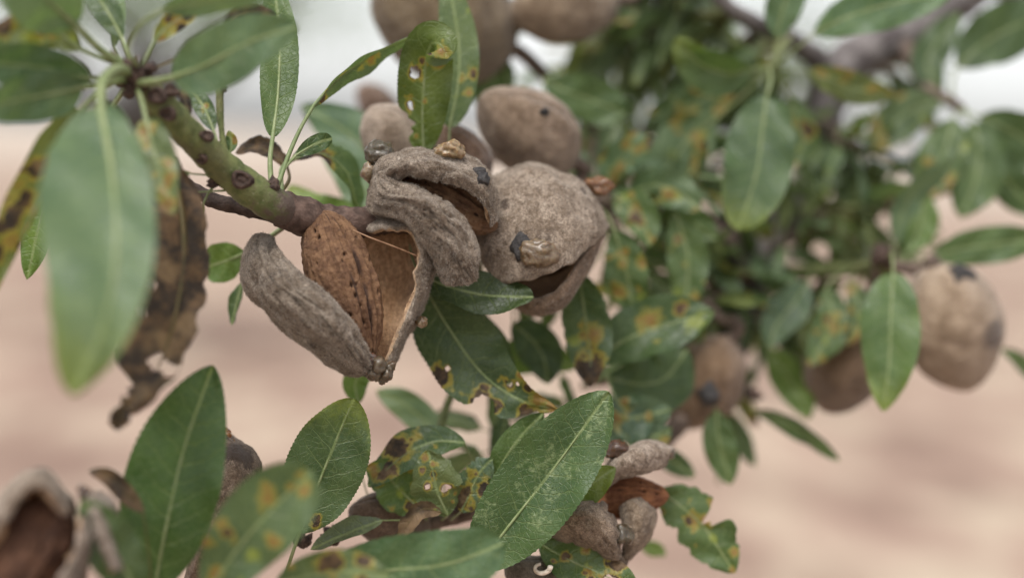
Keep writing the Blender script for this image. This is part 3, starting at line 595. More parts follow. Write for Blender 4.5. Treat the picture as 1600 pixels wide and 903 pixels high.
# along the twig
lw([(334, 205, -1.6), (322, 175, -1.4), (306, 150, -1.2), (290, 138, -1.1)], 15, [(340, 238, -1.7), (338, 220, -1.7)], color=DARK, spots=[(.5, .3, 9, 'r')])
lw([(296, 180, -2.4), (290, 160, -2.3), (284, 140, -2.2)], 9, [(305, 215, -2.1)], color=DARK, kind='dead', curl=.5)
branch(tw, 'leaf_stalk', [(352, 240, -1.4), (347, 210, -1.4), (344, 180, -1.4), (343, 142, -1.4)], [5, 5.5, 6.5], M_TWIG, 20, 8, .0002)
lw([(360, 238, -1.2), (362, 222, -1.2), (357, 204, -1.2)], 9, [(352, 246, -1.3)], color=GREEN, spots=[(.5, .5, 8, 'r')])
lw([(426, 215, -.2), (434, 150, .2), (437, 70, .6), (430, -10, 1), (424, -50, 1.2)], 30, [(424, 288, -.6), (422, 250, -.4)], color=GREEN, a=.55, ns=70, nt=18, fold=.18, label='upright green leaf with a pale midrib standing on the twig')
lw([(462, 243, .1), (480, 232, .2), (500, 222, .3), (519, 217, .4)], 14, [(430, 290, -.5), (446, 262, -.2)], color=DARK, b=.45)
lw([(488, 168, .5), (530, 122, .9), (590, 82, 1.4), (668, 46, 2)], 24, [(434, 290, -.5), (452, 240, 0), (470, 200, .3)], color=(.09, .14, .075), roll=62, fold=.35, kind='green', spots=[(.1, .5, 14, 'd'), (.3, -.3, 10, 'r'), (.55, .2, 12, 'r')], ribcol=(.75, .8, .7), ns=60, label='long narrow leaf seen edge on, arching over the fruits')
lw([(318, 318, -1.2), (310, 335, -1.2), (302, 360, -1.2)], 9, [(345, 285, -1.2), (328, 298, -1.2)], color=BRIGHT)
lw([(300, 272, -2.), (280, 268, -2.4), (265, 262, -2.8)], 4, [(335, 275, -1.3)], color=GREEN, rib=True)
lw([(310, 300, -1.6), (290, 306, -1.9), (270, 312, -2.2)], 4, [(352, 298, -1.1)], color=GREEN)
lw([(455, 250, 2), (500, 240, 2.4), (540, 268, 2.8), (560, 330, 3)], 30, [(440, 300, .6), (440, 265, 1.4)], color=GREEN, roll=-50, fold=.3, bites=[(-1, .3, .2, .3)], spots=[(.15, .7, 30, 'd'), (.3, .8, 30, 'd'), (.25, -.2, 24, 'd')], ns=60, nt=18, label='arching green leaf with a dead brown margin')
lw([(450, 262, 1.9), (420, 238, 2.), (395, 230, 2), (368, 240, 2)], 17, [(440, 300, .6), (452, 280, 1.2)], kind='dead', color=OLIVE, curl=.5, roll=30, rag=.2)
lw([(385, 395, 2.2), (360, 405, 2.6), (340, 412, 2.8), (318, 418, 3)], 31, [(450, 350, 1.), (415, 375, 1.6)], color=BRIGHT, b=.45)
lw([(380, 440, 2.6), (372, 465, 2.6), (362, 508, 2.6)], 12, [(400, 380, 2)], color=DARK, roll=40, curl=.4)
branch(tw, 'dead_spur', [(285, 285, .4), (330, 312, .3), (380, 325, .2), (430, 338, .2)], [9, 13, 12, 12], M_BROWN, 30, 12, .0006, color=(.4, .35, .35))

# ---------------------------------------------------------------- open fruit in the middle
fa = thing('almond_fruit', P(592, 590, .2), 'split almond fruit, its husk gaping wide around a bare brown nut', 'almond', 'split and whole almond fruits on the branch')
o, O, Nn = hull_half(fa, [(430, 374, .75), (438, 394, 0), (470, 428, -.5), (518, 466, -.75), (552, 508, -.7), (574, 556, -.3), (590, 584, .1)],
          [(404, 364, .5), (398, 400, -.6), (424, 446, -1.3), (474, 490, -1.5), (524, 534, -1.25), (566, 574, -.6), (593, 590, -.1)],
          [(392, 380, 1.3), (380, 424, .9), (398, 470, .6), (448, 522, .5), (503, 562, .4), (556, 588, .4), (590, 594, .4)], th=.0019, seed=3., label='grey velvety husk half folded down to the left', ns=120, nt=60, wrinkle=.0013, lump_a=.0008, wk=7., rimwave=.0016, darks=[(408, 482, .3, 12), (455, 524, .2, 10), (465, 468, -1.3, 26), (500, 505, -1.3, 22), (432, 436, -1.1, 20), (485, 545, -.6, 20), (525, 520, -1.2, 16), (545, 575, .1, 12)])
fuzz(fa, O, Nn, 26000, .00065, 3)
o, O, Nn = hull_half(fa, [(562, 362, .8), (556, 376, 1.2), (553, 402, 1.5), (558, 440, 1.5), (567, 485, 1.25), (575, 525, .9), (582, 558, .5), (586, 574, .4), (591, 587, .3)],
          [(578, 342, .9), (606, 336, 1.3), (652, 346, 1.7), (664, 400, 1.85), (656, 450, 1.8), (640, 498, 1.5), (622, 545, 1.05), (608, 572, .7), (597, 590, .4)],
          [(572, 358, .5), (602, 352, .15), (640, 356, 0), (661, 388, -.05), (661, 430, -.05), (648, 478, -.05), (632, 522, 0), (612, 566, .05), (600, 588, .2)], th=.0018, seed=5., label='husk half with its tan fibrous inside showing', ns=110, nt=54, lump_a=.0009, rimwave=.0014)
fuzz(fa, O, Nn, 22000, .00065, 4)
nut(fa, (500, 330, .25), (577, 566, -.05), 108, .88, seed=2.3, roll=2, color=(.88, .80, .74), ns=180, nt=220)
for (u, v, z, r, sd_) in [(581, 563, -.35, 10, 1), (594, 570, -.4, 13, 2), (588, 583, -.3, 13, 3), (603, 585, -.3, 11, 4), (610, 573, -.25, 8, 5), (597, 592, -.2, 9, 6), (578, 578, -.2, 9, 7)]:
    lump(fa, 'gum_drop', P(u, v, z), PX(r, z), M_GUM, sd_, .35, color=(.42, .42, .42) if sd_ != 1 else (.3, .22, .25))
c = cr(pts([(552, 360, -.2), (580, 372, -.5), (612, 384, -.4), (652, 400, -.05)]), 24); v, f = tube_data(c, np.full(24, PX(1.3)), 6); mesh_obj('husk_fibre', v-root_loc(fa), f, M_THREAD, fa)
lump(fa, 'gum_drop', P(659, 503, .5), PX(9, .5), M_GUM, 12, .3)

# ---------------------------------------------------------------- fruit behind it with a slit husk
fb = thing('almond_fruit', P(590, 330, .8), 'grey almond fruit with a curved slit in its husk and gum beads on top', 'almond', 'split and whole almond fruits on the branch')
o, O, Nn = hull_half(fb, [(618, 296, .1), (640, 280, -.15), (672, 283, -.4), (712, 290, -.35), (744, 310, -.15), (762, 335, .05), (768, 356, .3)],
          [(580, 292, .4), (600, 256, .0), (648, 236, .05), (700, 238, .2), (745, 258, .3), (772, 296, .4), (776, 345, .6)],
          [(590, 310, 1.4), (612, 270, 1.9), (650, 255, 2.2), (700, 255, 2.3), (740, 272, 2.1), (766, 310, 1.7), (772, 350, 1.0)], th=.0017, seed=8., label='grey husk lip above the slit', ns=110, nt=60, wrinkle=.0013, lump_a=.0012, rimwave=.0016)
fuzz(fb, O, Nn, 26000, .0006, 6)
o, O, Nn = hull_half(fb, [(602, 266, .0), (636, 288, -.25), (668, 297, -.45), (706, 319, -.5), (735, 352, -.35), (747, 396, -.15), (745, 436, .1)],
          [(580, 282, .3), (588, 316, -.1), (630, 332, -.5), (668, 362, -.65), (698, 398, -.6), (718, 432, -.35), (734, 445, 0)],
          [(584, 300, 1.4), (594, 338, 1.3), (634, 346, 1.2), (664, 374, 1.1), (680, 412, .8), (696, 436, .5), (722, 444, .2)], th=.0017, seed=9., label='grey husk lip drooping below the slit', ns=110, nt=60, wrinkle=.0017, wk=7., lump_a=.0007)
fuzz(fb, O, Nn, 26000, .0006, 7)
nut(fb, (628, 282, .9), (778, 356, 1.0), 84, .95, seed=5.1, color=(.8, .75, .72))
lump(fb, 'gum_drop', P(592, 239, .6), PX(24, .6), M_GUM, 21, .18, (1, 1, .85), color=(.30, .33, .33), sub=4)
lump(fb, 'gum_drop', P(577, 268, .6), PX(15, .6), M_GUM, 22, .3, (.9, 1, 1.1), color=(.85, .85, .85))
lump(fb, 'gum_drop', P(703, 236, .1), PX(20, .1), M_GUM, 23, .4, (1.05, 1, .75), color=(1.1, 1.05, .9), sub=4)
lump(fb, 'gum_drop', P(740, 272, -.1), PX(15, 0), M_DRYGUM, 24, .3, (1.5, .6, .7), color=(1, 1, 1))
lump(fb, 'gum_drop', P(754, 281, -.2), PX(11, 0), M_DRYGUM, 25, .4, color=(1, 1, 1))
branch(fb, 'stalk', [(600, 345, 1.1), (592, 325, 1.0), (596, 300, 1.0)], [19, 17, 22], M_BROWN, 14, 12, .0005, color=(1.3, 1.25, 1.2))

# ---------------------------------------------------------------- big fruit to the right of it
fc = thing('almond_fruit', P(760, 400, 3), 'plump grey almond fruit cracked open along its underside', 'almond', 'split and whole almond fruits on the branch')
o, O, Nn = hull_half(fc, [(746, 392, 2.0), (768, 430, 1.5), (820, 438, 1.0), (872, 420, 1.0), (914, 394, 1.4), (944, 366, 2.2)],
          [(742, 335, 2.7), (764, 284, 2.4), (822, 258, 2.4), (884, 274, 2.4), (928, 308, 2.6), (951, 354, 2.9)],
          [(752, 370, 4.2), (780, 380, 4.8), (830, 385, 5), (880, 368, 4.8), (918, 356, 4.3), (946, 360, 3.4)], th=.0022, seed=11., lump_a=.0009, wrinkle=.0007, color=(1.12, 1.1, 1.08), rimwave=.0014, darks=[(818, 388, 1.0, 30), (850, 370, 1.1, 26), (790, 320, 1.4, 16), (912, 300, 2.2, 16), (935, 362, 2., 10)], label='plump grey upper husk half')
fuzz(fc, O, Nn, 20000, .0007, 8)
o, O, Nn = hull_half(fc, [(770, 438, 2.2), (800, 452, 1.9), (838, 464, 1.6), (874, 450, 1.4), (906, 412, 1.5), (942, 368, 2.2)],
          [(765, 430, 3.2), (798, 470, 3.2), (840, 488, 3.0), (880, 476, 2.9), (915, 428, 2.8), (946, 365, 2.8)],
          [(760, 410, 4.2), (795, 425, 4.8), (838, 428, 5), (880, 415, 4.8), (915, 388, 4.2), (940, 360, 3.4)], th=.002, seed=12., color=(.85, .74, .66), label='brown lower husk half hanging open')
fuzz(fc, O, Nn, 8000, .0006, 9)
nut(fc, (760, 400, 3.2), (925, 375, 3.2), 92, .9, seed=7.7, color=(.7, .62, .6))
lump(fc, 'gum_drop', P(840, 396, .85), PX(27, 1), M_GUM, 31, .22, (1.1, .5, .8), color=(.62, .58, .54), sub=4)
lump(fc, 'gum_drop', P(816, 386, .98), PX(20, 1), M_DRYGUM, 32, .3, (.8, .45, 1.1), color=(1, 1, 1))
lump(fc, 'gum_drop', P(852, 366, 1.12), PX(19, 1), M_DRYGUM, 33, .3, (1.2, .45, .8), color=(1, 1, 1))
lump(fc, 'gum_drop', P(932, 290, 3.6), PX(19, 3), M_GUM, 34, .5, (1.2, 1, .7), color=(.7, .45, .28))  # brown-orange scrap of husk, not gum, modelled with the gum lump
branch(fc, 'stalk', [(700, 355, 2.8), (735, 365, 3.0), (765, 370, 3.2)], [18, 20, 24], M_BROWN, 14, 12, .0005)

# ---------------------------------------------------------------- fruits further back
def fruit(base, label, group='split and whole almond fruits on the branch'): return thing('almond_fruit', P(*base), label, 'almond', group)
BF = [((825, 205, 6), (.8, .5, .2), 198, 134, .85, 21, 'round brown almond fruit with one dark speck, above the plump grey fruit', (.98, .88, .79), [(850, 175, 4.4, 12)]),
      ((622, 222, 4.5), (.5, .6, .3), 150, 110, .9, 22, 'pale grey almond fruit half hidden behind the gum beads', (1.3, 1.27, 1.27), []),
      ((722, 245, 4.2), (.55, .8, .2), 120, 84, .9, 23, 'reddish brown almond fruit squeezed between two grey fruits', (.72, .55, .47), []),
      ((694, 34, 9), (.9, .3, .3), 250, 190, .9, 24, 'large olive grey almond fruit hanging behind the upright spotted leaf', (.62, .56, .42), [(760, 20, 7, 26)]),
      ((880, 12, 9.5), (.9, -.2, .3), 200, 116, .9, 25, 'greyish brown almond fruit with a black end, hanging at the top', (.8, .72, .6), [(975, 5, 8, 30)]),
      ((592, 165, 14), (.6, .6, .3), 90, 60, .9, 26, 'small blurred brown almond fruit beyond the pale grey one', (.8, .68, .66), []),
      ((1487, 512, 9), (.35, 1, .25), 215, 160, .9, 27, 'plump beige almond fruit with a dark grey bead on its shoulder', (1.3, 1.2, 1.08), [(1548, 520, 8, 40)]),
      ((1318, 572, 10), (-.35, 1, .2), 160, 128, .9, 28, 'brown almond fruit half hidden behind a hanging green leaf', (.62, .5, .4), [(1275, 625, 8.6, 36)]),
      ((1100, 600, 9), (-.55, 1, .2), 165, 118, .9, 29, 'brown almond fruit with a dark sunken hole near its tip', (.74, .58, .44), [(1108, 617, 7.2, 30)]),
      ((612, 812, 2.5), (.9, .3, .3), 150, 88, .9, 30, 'dark brown almond fruit lying under the tattered leaves', (.45, .36, .31), []),
      ((835, 895, 1.5), (.9, .25, .2), 110, 60, .9, 31, 'dark grey almond fruit with a white curl, peeping from below', (.42, .42, .40), [])]
STALKS = []
for i, (c, ax, L, W, D, sd_, lab, col, dk) in enumerate(BF):
    if i in (0, 1, 2, 3, 4, 5, 9, 10): ax = (-ax[0], -ax[1], -.5)
    f_ = fruit(c, lab); egg(f_, c, ax, L, W, D, sd_, col, darks=dk)
    a_ = unit(RIGHT*ax[0]-UP*ax[1]+FWD*ax[2]); STALKS.append((f_, P(*c)-a_*PX(L*.47, c[2]), -a_))
    if i == 6: lump(f_, 'gum_drop', P(1497, 434, 8.2), PX(24, 8), M_DRYGUM, 41, .3, (1, 1, .9), color=(1, 1, 1))
    if i == 0: lump(f_, 'gum_drop', P(851, 175, 4.25), PX(7, 4), M_DRYGUM, 42, .3, color=(1, 1, 1))
    if i == 8: lump(f_, 'gum_drop', P(1107, 616, 7.15), PX(17, 7), M_DRYGUM, 43, .4, color=(1, 1, 1))
    if i == 10:
        t_ = np.linspace(0, 4.4, 22); cc = np.array([P(848+12*math.cos(a), 884+9*math.sin(a)+a*1.2, .25+.05*a) for a in t_]); v, f = tube_data(cc, np.linspace(.0007, .0004, 22), 7); mesh_obj('pale_curl', v-root_loc(f_), f, M_FUZZ, f_, color=(1.7, 1.7, 1.7))

# lower right open fruit
fd = fruit((900, 800, 2.5), 'open almond fruit with an orange brown shell, husk curled back in pieces')
hull_half(fd, [(846, 806, 1.9), (878, 790, 1.4), (915, 780, 1.2), (946, 782, 1.2), (962, 808, 1.3), (968, 845, 1.5)], [(842, 836, 1.9), (872, 830, .9), (910, 836, .5), (942, 850, .6), (966, 868, 1.0), (976, 876, 1.5)], [(862, 842, 3.4), (892, 862, 3.4), (925, 876, 3.2), (952, 880, 3), (972, 880, 2.6), (982, 874, 2.2)], th=.0014, seed=14., lump_a=.0004, wrinkle=.0011, wk=6., color=(.9, .82, .74), label='fluted brownish husk piece')
hull_half(fd, [(944, 768, 1.9), (962, 754, 1.5), (1000, 744, 1.5), (1042, 728, 2.0)], [(942, 732, 1.9), (968, 706, 1.6), (1010, 690, 1.8), (1052, 700, 2.2)], [(952, 738, 3.6), (985, 722, 4), (1022, 708, 4), (1054, 714, 3)], th=.0015, seed=15., lump_a=.0004, color=(1.15, 1.12, 1.12), label='pale grey husk piece curling upward')
hull_half(fd, [(966, 792, 2.0), (970, 815, 1.7), (970, 842, 1.6), (968, 872, 1.9)], [(1000, 776, 2), (1020, 800, 1.9), (1012, 840, 1.8), (982, 874, 1.9)], [(1004, 790, 3.4), (1012, 815, 3.6), (1004, 845, 3.4), (982, 876, 2.6)], th=.0014, seed=16., lump_a=.0004, color=(1.0, .94, .86))
nut(fd, (905, 778, 2.6), (1046, 774, 2.4), 66, .9, seed=9.2, color=(1.15, .8, .6), ns=90, nt=90)
lump(fd, 'gum_drop', P(964, 704, 1.5), PX(18, 1.5), M_GUM, 51, .35, (1.2, 1, .9), color=(.32, .2, .17))
lump(fd, 'gum_drop', P(972, 835, 1.1), PX(16, 1), M_GUM, 52, .4, color=(.3, .3, .27))
# lower left fruits
fe = fruit((400, 790, .8), 'grey brown almond husk with a dark sunken patch, behind a broad leaf')
hull_half(fe, [(352, 690, .6), (330, 740, .2), (310, 800, 0), (295, 860, 0), (285, 930, .3)], [(356, 676, .8), (378, 720, -.1), (372, 790, -.5), (350, 860, -.4), (330, 930, .3)], [(366, 684, 1.8), (405, 718, 1.5), (410, 775, 1.4), (395, 850, 1.4), (380, 930, 1.4)], th=.0026, seed=17., color=(.74, .66, .6), darks=[(372, 712, .1, 46), (360, 745, 0, 34)])
lump(fe, 'gum_drop', P(352, 678, .7), PX(10, .7), M_GUM, 53, .3, color=(1.2, .7, .4))
ff = fruit((60, 900, -6), 'blurred split almond fruit with a pinkish brown shell beside a rolled husk tip')
hull_half(ff, [(108, 800, -6.6), (80, 765, -7), (40, 770, -7.2), (0, 830, -7), (-50, 910, -6.8)], [(112, 775, -5.6), (62, 732, -5.9), (5, 770, -6.1), (-40, 850, -6), (-80, 930, -6)], [(120, 800, -4.6), (70, 790, -4.4), (25, 830, -4.4), (-20, 880, -4.4), (-60, 950, -4.4)], th=.0026, seed=18., color=(1.05, 1.03, 1.03))
nut(ff, (92, 775, -5.9), (-10, 960, -6.2), 120, .85, seed=11., ns=90, nt=90, color=(.5, .40, .40))
hull_half(ff, [(128, 810, -6.4), (118, 850, -6.8), (90, 900, -7), (60, 950, -7)], [(140, 800, -5.8), (145, 850, -6.1), (130, 900, -6.3), (100, 960, -6.3)], [(138, 810, -5), (135, 850, -4.8), (120, 900, -4.8), (100, 950, -4.8)], th=.002, seed=19., color=(.9, .88, .9))
hull_half(ff, [(128, 790, -5.6), (135, 815, -5.9), (150, 850, -6), (170, 890, -6)], [(150, 766, -5.4), (165, 790, -5.8), (180, 840, -5.9), (195, 890, -5.9)], [(165, 780, -4.6), (180, 805, -4.5), (190, 850, -4.5), (200, 890, -4.5)], th=.002, seed=20., color=(1.15, 1.15, 1.2), label='whitish rolled husk tip')
lump(ff, 'gum_drop', P(132, 768, -5.3), PX(11, -5.3), M_GUM, 54, .35, color=(.3, .2, .18))
for f_, c in ((fd, (900, 800, 2.6)), (fe, (330, 930, .6)), (ff, (60, 960, -5.6))): STALKS.append((f_, P(*c), unit(FWD-UP)))

# ---------------------------------------------------------------- shoots around the fruits
bb = thing('almond_branch', P(1100, 300, 12), 'brown fruiting branch running back from the split fruits to the grey limb', 'branch')
branch(bb, 'bark', [(600, 342, 1.2), (670, 345, 2.4), (740, 350, 3.6), (840, 330, 6), (940, 320, 8.5), (1040, 330, 10.5), (1140, 380, 12)], [23, 24, 24, 24, 22, 21, 20], M_BROWN, 90, 14, .0007, seed=5.)
lb = lambda *a, **k: leaf(bb, *a, **k)
lb([(662, 238, 2.4), (660, 175, 2.1), (664, 110, 1.8), (668, 84, 1.6), (676, 68, 1.35), (690, 72, 1.05), (700, 92, 1.0)], 44, [(668, 345, 2.4), (664, 290, 2.5)], color=(.085, .125, .025), kind='spotted', L=.95, R=1., a=.5, b=.45, holes=[(.32, -.5, 6), (.55, -.35, 9)], ns=90, nt=28, bites=[(-1, .2, .08, .55)], seed=71, label='upright yellowish leaf with orange spots and a rolled pale tip')
lb([(702, 200, 3), (716, 130, 3.1), (716, 60, 3.2), (700, -30, 3.3), (690, -60, 3.3)], 31, [(700, 345, 3), (700, 260, 3)], color=(.085, .13, .05), kind='spotted', a=.5, seed=72)
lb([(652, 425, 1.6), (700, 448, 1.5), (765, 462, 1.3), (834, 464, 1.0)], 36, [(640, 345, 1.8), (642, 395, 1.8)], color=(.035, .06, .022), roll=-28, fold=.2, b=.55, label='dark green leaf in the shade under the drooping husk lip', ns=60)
lb([(668, 455, 2.4), (706, 520, 2.2), (760, 590, 1.9), (815, 625, 1.7), (872, 640, 1.5)], 62, [(650, 350, 2), (655, 400, 2.4)], color=(.05, .085, .04), roll=10, fold=.15, a=.45, b=.9, pale=.3, L=1., R=1.,
   spots=[(.82, -.8, 14, 'd'), (.88, -.5, 22, 'r'), (.86, .85, 24, 'd'), (.6, .25, 10, 'd'), (.42, .9, 22, 'd'), (.96, .1, 16, 'r'), (.74, -.95, 12, 'r')], holes=[(.7, -.35, 7), (.63, .62, 13), (.4, .62, 4), (.74, -.55, 3)], bites=[(1, .66, .05, .45), (1, .88, .06, .4)], ns=110, nt=36, wav=.22, seed=73, label='twisted dark leaf with holes and burnt brown edges below the split fruit')
lb([(700, 470, 3.6), (735, 520, 3.8), (770, 560, 4), (800, 600, 4.2)], 40, [(690, 345, 2.8), (690, 420, 3.4)], color=DARK)
lb([(905, 425, 4), (912, 480, 3.8), (922, 540, 3.6), (922, 605, 3.5)], 40, [(880, 330, 7), (895, 380, 5)], color=(.07, .115, .055), spots=[(.55, -.2, 26, 'r'), (.95, 0, 60, 'd'), (.9, .5, 40, 'd'), (.6, .6, 18, 'y')], rag=.12, pale=.25, roll=12, ns=60, nt=18, seed=74, label='hanging leaf with a withered brown tip beside the plump fruit')
lb([(930, 560, 5.5), (990, 525, 5.3), (1050, 505, 5.2), (1118, 488, 5)], 48, [(900, 325, 7.5), (905, 460, 6.2)], color=DARK, roll=-18, fold=.3, pale=.3, spots=[(.5, -.3, 26, 'r'), (.75, -.5, 16, 'd'), (.85, .3, 26, 'y')], ns=60, nt=16)
lb([(960, 360, 5.5), (975, 410, 5.5), (985, 455, 5.6), (988, 495, 5.7)], 34, [(930, 322, 8), (948, 335, 6.6)], color=GREEN, kind='spotted', rag=.2)
lb([(1055, 330, 7), (1072, 385, 7), (1075, 430, 7), (1068, 490, 7)], 32, [(1040, 330, 10)], color=GREEN, kind='spotted')
lb([(950, 590, 6), (1000, 600, 6.2), (1040, 590, 6.4), (1075, 545, 6.6)], 50, [(900, 330, 7.5), (900, 480, 6.5)], color=DARK, kind='green')
lb([(960, 620, 5), (990, 660, 5), (1020, 680, 5), (1050, 670, 5)], 34, [(930, 540, 6)], color=(.07, .12, .07), kind='spotted', rag=.2)
lb([(800, 505, 5.5), (830, 530, 5.5), (850, 560, 5.5), (856, 600, 5.5)], 34, [(800, 340, 5), (800, 430, 5.4)], color=DARK)
lb([(760, 585, 6), (800, 560, 6.2), (850, 555, 6.4), (900, 575, 6.6)], 30, [(760, 350, 4), (750, 480, 5.4)], color=BRIGHT)
lb([(850, 120, 9), (880, 140, 9), (920, 155, 9), (978, 178, 9)], 36, [(850, 330, 6.4), (842, 200, 8.6)], color=GREEN, b=.5)
lb([(790, 90, 10), (780, 110, 10), (760, 140, 10), (745, 165, 10)], 34, [(800, 335, 5.4), (800, 200, 9)], color=GREEN)
lb([(690, 345, 7), (585, 250, 7.2), (540, 205, 7.5), (470, 165, 8)], 46, [(735, 350, 3.6)], color=(.075, .14, .085))
lb([(640, 345, 5.5), (580, 310, 6), (545, 260, 6.4), (500, 225, 7)], 34, [(700, 347, 3)], color=PALE)
lb([(600, 350, 4.4), (540, 345, 5), (490, 330, 5.4), (450, 290, 5.8)], 34, [(680, 346, 2.6)], color=BRIGHT, kind='tip')

lb([(960, 300, 7), (985, 320, 6.6), (1005, 345, 6.4), (1015, 385, 6.2)], 30, [(945, 320, 8.4)], color=GREEN, kind='spotted', rag=.15)
lb([(985, 300, 7.4), (1020, 290, 7), (1060, 300, 6.8), (1095, 330, 6.6)], 32, [(960, 322, 8.8)], color=(.09, .145, .08), kind='spotted', rag=.2)
lb([(1030, 350, 8.6), (1050, 345, 8.2), (1085, 350, 8), (1120, 375, 7.8)], 28, [(1020, 328, 10)], color=GREEN)
lb([(950, 290, 8), (960, 260, 7.8), (985, 235, 7.6), (1020, 215, 7.5)], 30, [(940, 318, 8.5)], color=GLAUC, kind='spotted', rag=.2)
# lower shoot in the middle
s1 = thing('leafy_shoot', P(470, 930, 1.5), 'low leafy shoot with broad sharp-toothed leaves under the split fruit', 'shoot')
branch(s1, 'stem', [(440, 960, 1.5), (520, 900, 2), (600, 850, 2.5), (690, 810, 3), (800, 790, 4), (900, 770, 5.2), (1000, 720, 7), (1090, 620, 9.5), (1150, 480, 12)], [16, 15, 15, 15, 15, 16, 17, 18, 19], M_BROWN, 80, 12, .0006, seed=7.)
l1 = lambda *a, **k: leaf(s1, *a, **k)
l1([(468, 832, .05), (492, 770, 0), (520, 700, -.1), (553, 622, -.2)], 62, [(446, 900, .9), (455, 870, .3)], color=(.062, .105, .045), a=.62, b=.62, fold=.1, ns=110, nt=30, kind='tip', roll=8, wav=.07, spots=[(.12, .5, 12, 'd')], label='broad green leaf with fine net veins, standing upright')
l1([(745, 885, .3), (800, 815, .2), (870, 725, .1), (952, 612, .0)], 67, [(640, 830, 2.7), (700, 905, 1)], color=(.062, .115, .04), a=.55, b=.62, fold=.32, ns=110, nt=30, roll=-4, pale=.62, wav=.08, label='largest leaf, green with pale scuffs, slanting up to the right')
l1([(480, 905, -2.6), (590, 892, -2.9), (700, 880, -3.1), (787, 848, -3.2)], 55, [(450, 940, 0)], color=(.072, .135, .065), a=.6, b=.42, fold=.12, ns=60, nt=16, roll=5, label='rounded smooth leaf lying across the foot of the largest leaf')
l1([(430, 910, -4.2), (490, 898, -4.4), (550, 892, -4.6), (610, 900, -4.8)], 36, [(440, 950, 0)], color=(.1, .14, .06), kind='spotted')
l1([(598, 812, 1.2), (560, 826, 1), (525, 840, .9), (485, 858, .8)], 19, [(645, 812, 1.6)], color=(.12, .15, .11), roll=35, curl=.5, kind='green', pale=.5)
l1([(728, 692, 1.8), (680, 690, 1.7), (630, 712, 1.6), (575, 760, 1.5)], 32, [(720, 790, 3.2), (738, 730, 2.4)], color=DARK, roll=25, fold=.25, spots=[(.6, .5, 30, 'd'), (.8, 0, 24, 'd')])
l1([(700, 805, 1.3), (684, 770, 1.1), (676, 735, 1), (668, 702, 1)], 42, [(690, 812, 2.8)], color=(.10, .13, .055), kind='spotted', holes=[(.5, -.3, 5), (.4, .3, 6), (.65, 0, 4)], ns=70, nt=24, rag=.25, seed=81, label='tattered pale leaf riddled with small holes')
l1([(660, 800, 1.9), (630, 770, 1.7), (605, 745, 1.6), (572, 728, 1.5)], 38, [(670, 818, 2.8)], color=GREEN, kind='spotted', seed=82, rag=.1)
l1([(720, 800, 1.5), (735, 770, 1.4), (748, 740, 1.3), (770, 715, 1.3)], 30, [(705, 812, 2.8)], color=(.085, .13, .085), rag=.45, spots=[(.2, -.5, 30, 'd'), (.5, .6, 22, 'd')], ns=60, nt=18)
l1([(690, 800, 1.2), (660, 795, 1), (640, 815, .9), (622, 845, .9)], 16, [(700, 810, 2.6)], kind='dead', color=OLIVE, curl=.6, rag=.3)
l1([(765, 760, 1.6), (790, 715, 1.4), (815, 680, 1.3), (850, 645, 1.2)], 25, [(760, 795, 3.4)], color=GREEN)
l1([(868, 795, 1.2), (900, 775, 1.1), (930, 752, 1), (962, 730, 1)], 27, [(830, 790, 4)], color=(.13, .18, .03), pale=.4)
l1([(692, 690, 5.5), (660, 655, 5.9), (630, 630, 6), (588, 610, 6.2)], 25, [(700, 805, 3.2), (690, 740, 4.6)], color=PALE, kind='green')
branch(s1, 'side_stem', [(690, 810, 3), (678, 740, 3.6), (690, 660, 4.2), (712, 600, 4.6)], [8, 7.5, 7, 6], M_TWIG, 30, 8, .0002)
l1([(560, 630, 3), (555, 600, 3), (565, 585, 3), (590, 575, 3)], 20, [(600, 850, 2.6), (560, 720, 3)], color=BRIGHT)
l1([(842, 848, 1.4), (885, 872, 1.2), (930, 892, 1), (1000, 925, .8)], 40, [(780, 795, 3.6), (815, 825, 2.4)], color=GREEN, kind='spotted', holes=[(.72, .1, 10)], ns=70, nt=22, seed=83, roll=-15)
l1([(1028, 765, 3.6), (1070, 795, 3.5), (1105, 830, 3.4), (1148, 895, 3.3)], 46, [(960, 745, 6), (1000, 750, 4.6)], color=GREEN, kind='spotted', bites=[(-1, .5, .07, .8), (1, .35, .04, .2)], ns=90, nt=26, seed=84, rag=.2, label='bitten leaf with orange spots hanging over the bare soil')
l1([(930, 690, 5), (965, 660, 5), (1000, 650, 5), (1050, 640, 5)], 36, [(960, 745, 6.2)], color=(.07, .12, .075))
l1([(1120, 640, 7), (1122, 680, 7), (1132, 720, 7), (1142, 757, 7)], 27, [(1085, 625, 9.4), (1108, 622, 8)], color=GREEN)
l1([(1020, 700, 7), (1050, 720, 7), (1080, 740, 7), (1085, 745, 7)], 18, [(1010, 712, 7.2)], color=DARK)
l1([(1000, 850, 7), (1015, 855, 7), (1030, 860, 7), (1040, 868, 7)], 12, [(940, 760, 5.8), (975, 820, 6.6)], color=BRIGHT)
for (u, v, z, r, sd_) in [(470, 850, 1.2, 12, 11), (520, 845, 1.6, 14, 12), (640, 825, 2.4, 14, 13), (720, 800, 2.8, 14, 14), (760, 790, 3, 12, 15)]: bud(s1, P(u, v, z), UP, PX(r, z), sd_, 6)

